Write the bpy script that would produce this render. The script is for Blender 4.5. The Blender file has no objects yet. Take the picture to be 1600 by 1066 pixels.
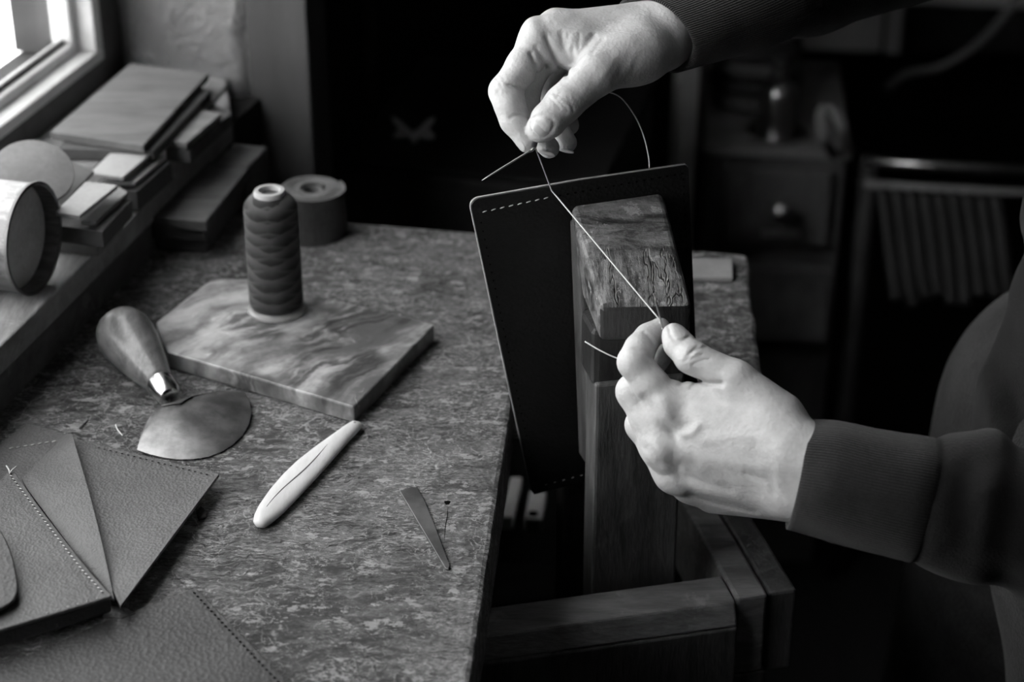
import bpy, bmesh, math, random
import numpy as np
from mathutils import Vector, Matrix

random.seed(7)
rng = np.random.default_rng(7)
SC = bpy.context.scene
COL = SC.collection

# ------------------------------------------------------------------ camera
FPX, PITCH, CAMH, Z0 = 3000.0, math.radians(28.0), 0.60, 0.80   # bench top is at Z0
SP, CP = math.sin(PITCH), math.cos(PITCH)
cam_d = bpy.data.cameras.new('camera')
cam = bpy.data.objects.new('camera', cam_d); COL.objects.link(cam)
cam.location = (0, 0, Z0 + CAMH)
cam.rotation_euler = (math.pi/2 - PITCH, 0, 0)
cam_d.sensor_width = 36.0
cam_d.lens = 36.0*FPX/1600.0
cam_d.clip_start = 0.05
cam_d.dof.use_dof = True
cam_d.dof.focus_distance = 1.09
cam_d.dof.aperture_fstop = 6.0
SC.camera = cam

# ------------------------------------------------------------------ light: daylight from the sky through the windows
world = bpy.data.worlds.new('sky'); SC.world = world
world.use_nodes = True
bg = world.node_tree.nodes['Background']
bg.inputs[0].default_value = (1, 1, 1, 1)
bg.inputs[1].default_value = 3.0
SC.view_settings.view_transform = 'Standard'
SC.view_settings.look = 'None'
SC.view_settings.exposure = 1.25
SC.view_settings.gamma = 1.0
SC.view_settings.use_curve_mapping = False
SC.cycles.use_denoising = True
SC.cycles.max_bounces = 8
SC.cycles.transparent_max_bounces = 8

# ------------------------------------------------------------------ helpers
def at(px, py, d):
    """point seen at pixel (px,py), d metres along the optical axis"""
    x = (px-800.0)/FPX; v = (py-533.0)/FPX
    return Vector((x*d, d*(CP-v*SP), Z0+CAMH-d*(SP+v*CP)))
def on(px, py, z=0.0):
    """point on the horizontal plane z above the bench top"""
    v = (py-533.0)/FPX
    return at(px, py, (CAMH-z)/(SP+v*CP))
# room frame: r to the right of the window-sill front, u away along the window wall
UV = Vector((math.sin(math.radians(13.9)), math.cos(math.radians(13.9)), 0))
RV = Vector((UV.y, -UV.x, 0))
RS = Vector((-0.219, 1.417, 0))
def rm(r, u, z): return RS + RV*r + UV*u + Vector((0, 0, Z0+z))

def setp(o, label=None, cat=None, group=None, kind=None):
    if label: o['label'] = label
    if cat: o['category'] = cat
    if group: o['group'] = group
    if kind: o['kind'] = kind
    return o
def mesh(name, vs, fs, mat=None, parent=None, smooth=False, bevel=0, seg=2):
    me = bpy.data.meshes.new(name)
    me.from_pydata([tuple(v) for v in vs], [], [tuple(f) for f in fs])
    me.validate(); me.update()
    bm = bmesh.new(); bm.from_mesh(me); bmesh.ops.recalc_face_normals(bm, faces=bm.faces); bm.to_mesh(me); bm.free()
    if smooth:
        me.polygons.foreach_set('use_smooth', [True]*len(me.polygons))
    return link(name, me, mat, parent, bevel, seg)
def link(name, me, mat=None, parent=None, bevel=0, seg=2):
    o = bpy.data.objects.new(name, me); COL.objects.link(o)
    if mat and not me.materials: me.materials.append(mat)
    if parent: adopt(o, parent)
    if bevel:
        m = o.modifiers.new('bevel', 'BEVEL'); m.width = bevel; m.segments = seg
        m.limit_method = 'ANGLE'; m.angle_limit = math.radians(35); m.harden_normals = False
    return o
def world_loc(o):
    l = Vector(o.location)
    p = o.parent
    while p: l = l + Vector(p.location); p = p.parent
    return l
def adopt(o, parent):
    """parent o and keep it where it stands (all parents are unrotated)"""
    o.parent = parent
    if parent.type == 'EMPTY': o.matrix_parent_inverse = Matrix.Translation(-Vector(parent.location))
def empty(name, loc, label, cat, group=None):
    e = bpy.data.objects.new(name, None); COL.objects.link(e)
    e.location = loc; e.empty_display_size = 0.02
    return setp(e, label, cat, group)
def hexa(name, p, mat, parent=None, bevel=0, seg=2, smooth=False):
    """p: 8 corners, four of the bottom then four of the top in the same turn"""
    f = [(0,1,2,3), (4,5,6,7), (0,1,5,4), (1,2,6,5), (2,3,7,6), (3,0,4,7)]
    return mesh(name, p, f, mat, parent, smooth, bevel, seg)
def rbox(name, r0, r1, u0, u1, z0, z1, mat, parent=None, bevel=0):
    return hexa(name, [rm(*c) for c in ((r0,u0,z0),(r1,u0,z0),(r1,u1,z0),(r0,u1,z0),(r0,u0,z1),(r1,u0,z1),(r1,u1,z1),(r0,u1,z1))], mat, parent, bevel)
def boxes(name, lst, mat, parent=None, bevel=0):
    vs, fs = [], []
    for (r0,r1,u0,u1,z0,z1) in lst:
        k = len(vs)
        vs += [rm(*c) for c in ((r0,u0,z0),(r1,u0,z0),(r1,u1,z0),(r0,u1,z0),(r0,u0,z1),(r1,u0,z1),(r1,u1,z1),(r0,u1,z1))]
        fs += [tuple(k+i for i in f) for f in ((0,1,2,3),(4,5,6,7),(0,1,5,4),(1,2,6,5),(2,3,7,6),(3,0,4,7))]
    return mesh(name, vs, fs, mat, parent, False, bevel)
def prism(name, top, thick, mat, parent=None, bevel=0, down=Vector((0,0,-1)), smooth=False):
    """solid from a planar outline (list of points) and a thickness"""
    n = len(top); vs = list(top)+[Vector(p)+down*thick for p in top]
    fs = [tuple(range(n)), tuple(range(2*n-1, n-1, -1))] + [(i, (i+1)%n, n+(i+1)%n, n+i) for i in range(n)]
    return mesh(name, vs, fs, mat, parent, smooth, bevel)
def frame_of(a):
    a = a.normalized()
    s = Vector((0,0,1)) if abs(a.z) < 0.9 else Vector((1,0,0))
    x = s.cross(a).normalized(); return x, a.cross(x).normalized(), a
def lathe(name, base, axis, prof, mat, parent=None, n=48, smooth=True, auto=True):
    """prof: (radius, height) pairs along axis"""
    x, y, a = frame_of(axis); vs, fs = [], []
    for (r, h) in prof:
        for k in range(n):
            t = 2*math.pi*k/n
            vs.append(base + a*h + x*(r*math.cos(t)) + y*(r*math.sin(t)))
    m = len(prof)
    for i in range(m-1):
        for k in range(n):
            fs.append((i*n+k, i*n+(k+1)%n, (i+1)*n+(k+1)%n, (i+1)*n+k))
    if prof[0][0] > 0: fs.append(tuple(range(n-1, -1, -1)))
    if prof[-1][0] > 0: fs.append(tuple((m-1)*n+k for k in range(n)))
    o = mesh(name, vs, fs, mat, parent, smooth)
    if smooth and auto: sharp(o.data)
    return o
def ring(name, base, axis, prof, mat, parent=None, n=48):
    """closed profile (loop of radius, height) turned round axis"""
    x, y, a = frame_of(axis); vs, fs = [], []; m = len(prof)
    for (r, h) in prof:
        for k in range(n):
            t = 2*math.pi*k/n
            vs.append(base + a*h + x*(r*math.cos(t)) + y*(r*math.sin(t)))
    for i in range(m):
        for k in range(n):
            j = (i+1)%m
            fs.append((i*n+k, i*n+(k+1)%n, j*n+(k+1)%n, j*n+k))
    o = mesh(name, vs, fs, mat, parent, True); sharp(o.data); return o
def sharp(me, ang=40):
    bm = bmesh.new(); bm.from_mesh(me)
    for e in bm.edges:
        if len(e.link_faces) == 2 and e.calc_face_angle(0) > math.radians(ang): e.smooth = False
    bm.to_mesh(me); bm.free()
def crom(pts, k=8):
    P = [Vector(p) for p in pts]; P = [P[0]*2-P[1]] + P + [P[-1]*2-P[-2]]; out = []
    for i in range(1, len(P)-2):
        for j in range(k):
            t = j/k
            out.append(0.5*((2*P[i]) + (P[i+1]-P[i-1])*t + (2*P[i-1]-5*P[i]+4*P[i+1]-P[i+2])*t*t + (3*P[i]-P[i-1]-3*P[i+1]+P[i+2])*t**3))
    out.append(P[-2]); return out
def tube(name, pts, rad, mat, parent=None, n=8, flat=None):
    """tube along a polyline; rad a number or one per point; flat=(axis vector, factor) squashes it"""
    vs, fs = [], []; m = len(pts)
    prev = None
    for i, p in enumerate(pts):
        t = (pts[min(i+1, m-1)]-pts[max(i-1, 0)]).normalized()
        if prev is None: x, y, _ = frame_of(t)
        else:
            x = (prev - t*prev.dot(t)).normalized(); y = t.cross(x)
        prev = x
        r = rad if isinstance(rad, (int, float)) else rad[i]
        for k in range(n):
            q = 2*math.pi*k/n; off = x*(r*math.cos(q)) + y*(r*math.sin(q))
            if flat: off = off - flat[0]*(off.dot(flat[0])*(1-flat[1]))
            vs.append(p + off)
    for i in range(m-1):
        for k in range(n): fs.append((i*n+k, i*n+(k+1)%n, (i+1)*n+(k+1)%n, (i+1)*n+k))
    fs.append(tuple(range(n-1, -1, -1))); fs.append(tuple((m-1)*n+k for k in range(n)))
    return mesh(name, vs, fs, mat, parent, True)

# ------------------------------------------------------------------ materials
class NT:
    def __init__(s, name):
        s.m = bpy.data.materials.new(name); s.m.use_nodes = True
        s.t = s.m.node_tree; s.b = s.t.nodes['Principled BSDF']; s.out = s.t.nodes['Material Output']
        s.co = s.n('ShaderNodeTexCoord').outputs['Object']
    def n(s, k, **kw):
        x = s.t.nodes.new(k)
        for a, v in kw.items(): setattr(x, a, v)
        return x
    def l(s, a, b): s.t.links.new(a, b)
    def put(s, sock, v):
        if hasattr(v, 'is_output'): s.l(v, sock)
        else: sock.default_value = v
    def mapc(s, scale=(1,1,1), rot=0.0, co=None):
        m = s.n('ShaderNodeMapping'); s.l(co or s.co, m.inputs[0])
        m.inputs['Scale'].default_value = scale; m.inputs['Rotation'].default_value = rot if isinstance(rot, tuple) else (0,0,rot)
        return m.outputs[0]
    def noise(s, scale, detail=4, rough=0.6, co=None, dist=0.0, lac=2.0):
        x = s.n('ShaderNodeTexNoise'); s.l(co or s.co, x.inputs['Vector'])
        x.inputs['Scale'].default_value = scale; x.inputs['Detail'].default_value = detail
        x.inputs['Roughness'].default_value = rough; x.inputs['Distortion'].default_value = dist
        return x.outputs['Fac']
    def vor(s, scale, feature='DISTANCE_TO_EDGE', co=None, rnd=1.0):
        x = s.n('ShaderNodeTexVoronoi', feature=feature); s.l(co or s.co, x.inputs['Vector'])
        x.inputs['Scale'].default_value = scale; x.inputs['Randomness'].default_value = rnd
        return x.outputs['Distance']
    def wave(s, scale, co=None, dist=0, detail=2, direction='X', dscale=1.0):
        x = s.n('ShaderNodeTexWave', bands_direction=direction); s.l(co or s.co, x.inputs['Vector'])
        x.inputs['Scale'].default_value = scale; x.inputs['Distortion'].default_value = dist
        x.inputs['Detail'].default_value = detail; x.inputs['Detail Scale'].default_value = dscale
        return x.outputs['Fac']
    def mth(s, op, a, b=0.0, c=0.0, clamp=False):
        x = s.n('ShaderNodeMath', operation=op, use_clamp=clamp)
        for i, v in enumerate((a, b, c)): s.put(x.inputs[i], v)
        return x.outputs[0]
    def rmp(s, f, a, b, c=0.0, d=1.0):
        x = s.n('ShaderNodeMapRange', interpolation_type='SMOOTHSTEP'); s.l(f, x.inputs[0])
        for i, v in enumerate((a, b, c, d)): s.put(x.inputs[i+1], v)
        return x.outputs[0]
    def mix(s, f, a, b):
        x = s.n('ShaderNodeMix', data_type='FLOAT'); s.put(x.inputs[0], f); s.put(x.inputs[2], a); s.put(x.inputs[3], b)
        return x.outputs[0]
    def base(s, v):
        if hasattr(v, 'is_output'):
            c = s.n('ShaderNodeCombineColor')
            for i in range(3): s.l(v, c.inputs[i])
            s.l(c.outputs[0], s.b.inputs['Base Color'])
        else: s.b.inputs['Base Color'].default_value = (v, v, v, 1)
    def bump(s, h, dist, strength=1.0):
        x = s.n('ShaderNodeBump'); s.l(h, x.inputs['Height']); x.inputs['Distance'].default_value = dist
        x.inputs['Strength'].default_value = strength; s.l(x.outputs[0], s.b.inputs['Normal'])
    def fin(s, rough=0.6, spec=0.4, metal=0.0):
        s.put(s.b.inputs['Roughness'], rough); s.put(s.b.inputs['Specular IOR Level'], spec); s.b.inputs['Metallic'].default_value = metal
        return s.m
def plain(name, lo, hi, scale=20, rough=0.6, spec=0.35, bump=0.0005, stretch=(1,1,1), rot=0.0, fine=300, metal=0.0, detail=5):
    t = NT(name); co = t.mapc(stretch, rot)
    a = t.noise(scale, detail, 0.6, co); b = t.noise(fine, 3, 0.6, co)
    f = t.rmp(t.mth('ADD', t.mth('MULTIPLY', a, 0.75), t.mth('MULTIPLY', b, 0.25)), 0.3, 0.7)
    t.base(t.mix(f, lo, hi))
    if bump: t.bump(t.mth('ADD', a, t.mth('MULTIPLY', b, 0.5)), bump)
    return t.fin(rough, spec, metal)

def bench_mat():
    t = NT('worn_bench_wood')
    def warp(co, sc, amp, det=3):
        w = t.n('ShaderNodeTexNoise'); t.l(co, w.inputs['Vector']); w.inputs['Scale'].default_value = sc; w.inputs['Detail'].default_value = det
        vm = t.n('ShaderNodeVectorMath', operation='MULTIPLY_ADD'); t.l(w.outputs['Color'], vm.inputs[0])
        vm.inputs[1].default_value = (amp, amp, 0.0); t.l(co, vm.inputs[2]); return vm.outputs[0]
    wco = warp(warp(t.co, 22, .03, 3), 160, .008, 4)
    sx = t.n('ShaderNodeSeparateXYZ'); t.l(t.co, sx.inputs[0])
    big = t.noise(6, 4, 0.6)
    mid = t.noise(48, 7, 0.75, t.mapc((0.7, 1.2, 1), 0.05))
    hgrain = t.noise(120, 6, 0.72, t.mapc((0.28, 1.9, 1), 0.03, wco))
    vgrain = t.noise(120, 6, 0.72, t.mapc((2.2, 0.3, 1), 0.06, wco))
    edge = t.rmp(t.mth('ADD', sx.outputs[0], t.mth('MULTIPLY', big, .06)), -.03, .02)      # breadboard end grain runs along the right edge
    grain = t.mix(t.mth('MULTIPLY', edge, .8), hgrain, vgrain)
    fine = t.noise(420, 5, 0.75, t.mapc((0.7, 1.3, 1)))
    # chipped varnish: outlines of flakes, curls, short cuts, pits
    v1 = t.rmp(t.vor(42, co=wco), 0.0, 0.026, 1.0, 0.0)
    v2 = t.rmp(t.vor(130, co=wco), 0.0, 0.05, 1.0, 0.0)
    gate = t.rmp(t.noise(15, 4, 0.6), 0.50, 0.58); gate2 = t.rmp(t.noise(23, 4, 0.65), 0.48, 0.57)
    def line(scale, co, w, c=0.5): return t.rmp(t.mth('ABSOLUTE', t.mth('SUBTRACT', t.noise(scale, 4, 0.6, co), c)), 0.0, w, 1.0, 0.0)
    scr = t.mth('MULTIPLY', line(30, t.mapc((0.4, 1.7, 1), 0.25, wco), .007), t.rmp(t.noise(19, 3, 0.5), 0.48, 0.57))
    curl = t.mth('MULTIPLY', line(85, t.mapc((0.8, 1.2, 1), 0.1, wco), .016), t.rmp(t.noise(34, 4, 0.6), 0.50, 0.57))
    cuts = t.mth('MULTIPLY', line(60, t.mapc((0.25, 2.4, 1), -0.06, wco), .012), t.rmp(t.noise(27, 4, 0.6), 0.51, 0.58))
    crack = t.mth('MULTIPLY', line(16, t.mapc((0.4, 3.6, 1), -0.03, wco), .010, .47), t.rmp(t.noise(12, 3, 0.5), 0.52, 0.60))
    chip = t.rmp(t.noise(75, 6, 0.75, t.mapc((.75, 1.25, 1), .1)), 0.565, 0.585)
    fleck = t.mth('MULTIPLY', t.rmp(t.noise(360, 5, 0.7, t.mapc((0.7, 1.3, 1), 0.1)), 0.555, 0.58), t.rmp(t.noise(30, 3, 0.6), 0.48, 0.58))
    pit = t.mth('MULTIPLY', t.rmp(t.noise(310, 5, 0.7, t.mapc((0.5, 1.5, 1), 0.0)), 0.445, 0.40), t.rmp(t.noise(24, 3, 0.6), 0.47, 0.58))
    f = t.mth('ADD', t.mth('ADD', t.mth('MULTIPLY', big, 0.40), t.mth('MULTIPLY', mid, 0.45)), t.mth('MULTIPLY', grain, 0.45))
    col = t.mix(t.rmp(f, 0.56, 0.76), 0.020, 0.160)
    col = t.mth('MULTIPLY', col, t.rmp(fine, 0.40, 0.60, 0.65, 1.38))
    light = t.mth('MAXIMUM', t.mth('MULTIPLY', v1, t.mth('MULTIPLY', gate, 0.7)), t.mth('MAXIMUM', t.mth('MULTIPLY', v2, t.mth('MULTIPLY', gate2, 0.55)), t.mth('MAXIMUM', t.mth('MULTIPLY', scr, 0.85), t.mth('MULTIPLY', curl, 0.5))))
    light = t.mth('MULTIPLY', light, t.rmp(fine, 0.38, 0.54))
    light = t.mth('MAXIMUM', light, t.mth('MAXIMUM', t.mth('MULTIPLY', chip, 0.50), t.mth('MULTIPLY', fleck, 0.6)), clamp=True)
    dark = t.mth('MAXIMUM', t.mth('MAXIMUM', t.mth('MULTIPLY', crack, 0.9), t.mth('MULTIPLY', cuts, 0.7)), t.mth('MULTIPLY', pit, 0.75))
    col = t.mix(light, col, 0.50); col = t.mix(dark, col, 0.012)
    t.base(col)
    h = t.mth('ADD', t.mth('MULTIPLY', mid, 0.25), t.mth('ADD', t.mth('MULTIPLY', grain, 0.18), t.mth('MULTIPLY', fine, 0.55)))
    h = t.mth('ADD', t.mth('SUBTRACT', h, t.mth('MULTIPLY', dark, 0.5)), t.mth('MULTIPLY', light, 0.2))
    t.bump(h, 0.0020, 1.0)
    return t.fin(t.mix(fine, 0.38, 0.7), 0.45)
def marble_mat():
    t = NT('veined_marble')
    w0 = t.n('ShaderNodeTexNoise'); t.l(t.co, w0.inputs['Vector']); w0.inputs['Scale'].default_value = 18; w0.inputs['Detail'].default_value = 4
    vm = t.n('ShaderNodeVectorMath', operation='MULTIPLY_ADD'); t.l(w0.outputs['Color'], vm.inputs[0]); vm.inputs[1].default_value = (.05, .05, .05); t.l(t.co, vm.inputs[2])
    co = t.mapc((1, 1, 1), math.radians(-44), vm.outputs[0])
    big = t.noise(10, 5, 0.6, t.mapc((0.35, 1.7, 1), 0, co))
    cloud = t.noise(14, 5, 0.65)
    rid = t.rmp(t.mth('ABSOLUTE', t.mth('SUBTRACT', t.noise(9, 5, 0.62, t.mapc((0.35, 2.0, 1), 0, co)), 0.5)), 0.0, 0.045, 1.0, 0.0)
    rid = t.mth('MULTIPLY', rid, t.rmp(t.noise(16, 3, 0.5), 0.42, 0.52))
    lite = t.mth('MULTIPLY', t.rmp(t.mth('ABSOLUTE', t.mth('SUBTRACT', t.noise(12, 4, 0.6, t.mapc((0.8, 1.6, 1), 0.5, co)), 0.48)), 0.0, 0.010, 1.0, 0.0), t.rmp(cloud, .5, .6))
    col = t.mix(t.rmp(t.mth('ADD', t.mth('MULTIPLY', big, .65), t.mth('MULTIPLY', cloud, .35)), 0.42, 0.57), 0.10, 0.46)
    col = t.mix(t.mth('MULTIPLY', rid, 0.85), col, 0.035)
    col = t.mix(t.mth('MULTIPLY', lite, 0.6), col, 0.7)
    t.base(col); t.bump(t.noise(150, 3), 0.0002)
    return t.fin(0.33, 0.45)
def leather_mat(name, lo, hi, rough=0.55, spec=0.35, bump=0.0006, scale=420):
    t = NT(name)
    cells = t.vor(scale, 'F1', co=t.mapc((1,1,1))); a = t.noise(24, 5, 0.65); b = t.noise(220, 5, 0.65)
    t.base(t.mix(t.rmp(t.mth('ADD', t.mth('MULTIPLY', a, .7), t.mth('MULTIPLY', b, .3)), 0.32, 0.68), lo, hi))
    t.bump(t.mth('ADD', t.mth('MULTIPLY', b, 0.9), t.mth('MULTIPLY', cells, 0.5)), bump)
    return t.fin(rough, spec)
def wood_mat(name, lo, hi, stretch, rot=0.0, scale=40, rough=0.5, spec=0.4, bump=0.0008, wear=0.0, wearcol=0.5):
    t = NT(name)
    co = t.mapc(stretch, rot)
    g = t.noise(scale, 7, 0.68, co, 0.4); b = t.noise(9, 4, 0.6); fi = t.noise(scale*5, 4, 0.6, co)
    f = t.mth('ADD', t.mth('MULTIPLY', g, .6), t.mth('ADD', t.mth('MULTIPLY', b, .25), t.mth('MULTIPLY', fi, .15)))
    col = t.mix(t.rmp(f, 0.35, 0.66), lo, hi)
    if wear:
        w = t.mth('MULTIPLY', t.rmp(t.noise(34, 6, 0.7, t.mapc((1,1,1)), 0.3), 0.56, 0.66), wear)
        col = t.mix(w, col, wearcol)
    t.base(col); t.bump(t.mth('ADD', g, t.mth('MULTIPLY', fi, 0.5)), bump)
    return t.fin(rough, spec)
def jaw_mat():
    t = NT('worn_jaw_wood')
    lng = t.noise(60, 7, 0.7, t.mapc((2.6, .7, 1), 0.23), 0.3); crs = t.noise(34, 7, 0.7, t.mapc((.5, 2.4, 2.4), -0.23), 0.5)
    z = t.n('ShaderNodeSeparateXYZ'); t.l(t.co, z.inputs[0])
    band = t.rmp(t.mth('ADD', z.outputs[2], t.mth('MULTIPLY', t.noise(25, 3), .02)), Z0+.138, Z0+.148)   # upper half is bruised across the grain
    g = t.mix(band, lng, crs); fi = t.noise(350, 4, 0.7)
    col = t.mix(t.rmp(t.mth('ADD', t.mth('MULTIPLY', g, .8), t.mth('MULTIPLY', fi, .2)), 0.40, 0.60), 0.022, 0.20)
    cut = t.mth('MULTIPLY', t.rmp(t.mth('ABSOLUTE', t.mth('SUBTRACT', t.noise(22, 4, .6, t.mapc((2.2, .35, 1), 0.23)), .5)), 0, .014, 1, 0), t.mth('SUBTRACT', 1.0, band))
    chip = t.rmp(t.noise(95, 5, .7), 0.58, 0.63)
    col = t.mix(t.mth('MULTIPLY', chip, .6), col, 0.42); col = t.mix(t.mth('MULTIPLY', cut, .8), col, 0.012)
    t.base(col); t.bump(t.mth('SUBTRACT', t.mth('ADD', g, t.mth('MULTIPLY', fi, .3)), t.mth('MULTIPLY', cut, .5)), 0.0020)
    return t.fin(t.mix(fi, .3, .5), 0.5)
def metal_mat(name, lo, hi, rough=0.3, stretch=(1,1,1), rot=0.0):
    t = NT(name); a = t.noise(40, 5, 0.65, t.mapc(stretch, rot)); b = t.noise(500, 2, 0.5, t.mapc((1, .1, 1), 0.6))
    t.base(t.mix(t.rmp(a, .35, .65), lo, hi)); t.bump(b, 0.00006)
    return t.fin(t.mix(a, rough*0.8, rough*1.3), 0.5, 1.0)
def skin_mat():
    t = NT('skin')
    a = t.noise(45, 4, 0.6); b = t.noise(900, 3, 0.6); c = t.vor(520, 'F1'); d = t.noise(230, 4, 0.65)
    t.base(t.mix(t.rmp(t.mth('ADD', t.mth('MULTIPLY', a, .7), t.mth('MULTIPLY', d, .3)), .3, .7), 0.39, 0.52))
    t.bump(t.mth('ADD', t.mth('MULTIPLY', d, 1.0), t.mth('ADD', t.mth('MULTIPLY', b, .25), t.mth('MULTIPLY', c, .5))), 0.00030)
    t.b.inputs['Subsurface Weight'].default_value = 0.05
    t.b.inputs['Subsurface Radius'].default_value = (0.5, 0.5, 0.5); t.b.inputs['Subsurface Scale'].default_value = 0.003
    return t.fin(0.48, 0.4)
def cloth_mat(name, lo, hi, rib=None, bump=0.0007, scale=900):
    t = NT(name)
    a = t.noise(scale, 2, 0.6); b = t.noise(30, 5, 0.65)
    f = t.mth('ADD', t.mth('MULTIPLY', a, .4), t.mth('MULTIPLY', b, .6))
    if rib:
        x = t.n('ShaderNodeAttribute', attribute_name='rib'); w = x.outputs['Fac']
        s = t.mth('SINE', t.mth('MULTIPLY', w, rib)); h = t.mth('ADD', t.mth('MULTIPLY', s, 0.5), a)
    else: h = a
    t.base(t.mix(t.rmp(f, .35, .65), lo, hi)); t.bump(h, bump)
    m = t.fin(0.9, 0.15); t.b.inputs['Sheen Weight'].default_value = 0.12
    return m
def thread_mat():
    t = NT('wound_thread')
    sx = t.n('ShaderNodeAttribute', attribute_name='wind').outputs['Vector']
    sp = t.n('ShaderNodeSeparateXYZ'); t.l(sx, sp.inputs[0]); ang, z = sp.outputs[0], sp.outputs[1]
    # crossed layers of winding give slanting light and dark crescents
    wob = t.mth('MULTIPLY', t.noise(35, 3, 0.6), 0.9)
    p1 = t.mth('FRACT', t.mth('ADD', t.mth('ADD', t.mth('MULTIPLY', z, 8.2), t.mth('MULTIPLY', ang, 1.3)), wob))
    p2 = t.mth('FRACT', t.mth('SUBTRACT', t.mth('MULTIPLY', z, 9.3), t.mth('MULTIPLY', ang, 1.6)))
    tri = t.mth('MAXIMUM', t.rmp(p1, 0.15, 0.95), t.mth('MULTIPLY', t.rmp(p2, 0.55, 1.0), 0.8))
    n = t.noise(70, 4, 0.6)
    t.base(t.mix(t.mth('ADD', t.mth('MULTIPLY', tri, .85), t.mth('MULTIPLY', n, .2)), 0.005, 0.085))
    st = t.mth('SINE', t.mth('ADD', t.mth('MULTIPLY', z, 900.0), t.mth('MULTIPLY', ang, 40.0)))
    t.bump(t.mth('ADD', t.mth('MULTIPLY', st, 0.4), t.mth('MULTIPLY', p1, 1.2)), 0.0006)
    return t.fin(0.55, 0.4)
def plaster_mat():
    t = NT('rough_plaster')
    a = t.noise(60, 6, 0.72); b = t.noise(140, 4, 0.7); c = t.noise(8, 3, 0.5)
    t.base(t.mix(t.rmp(c, .35, .65), 0.34, 0.46)); t.bump(t.mth('ADD', a, t.mth('MULTIPLY', b, .5)), 0.020)
    return t.fin(0.9, 0.2)
def glass_mat():
    t = NT('dusty_pane')
    tr = t.n('ShaderNodeBsdfTransparent'); tr.inputs[0].default_value = (.93, .93, .93, 1)
    gl = t.n('ShaderNodeBsdfGlossy'); gl.inputs['Roughness'].default_value = 0.05
    mx = t.n('ShaderNodeMixShader'); mx.inputs[0].default_value = 0.06
    t.l(tr.outputs[0], mx.inputs[1]); t.l(gl.outputs[0], mx.inputs[2]); t.l(mx.outputs[0], t.out.inputs[0])
    return t.m

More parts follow.
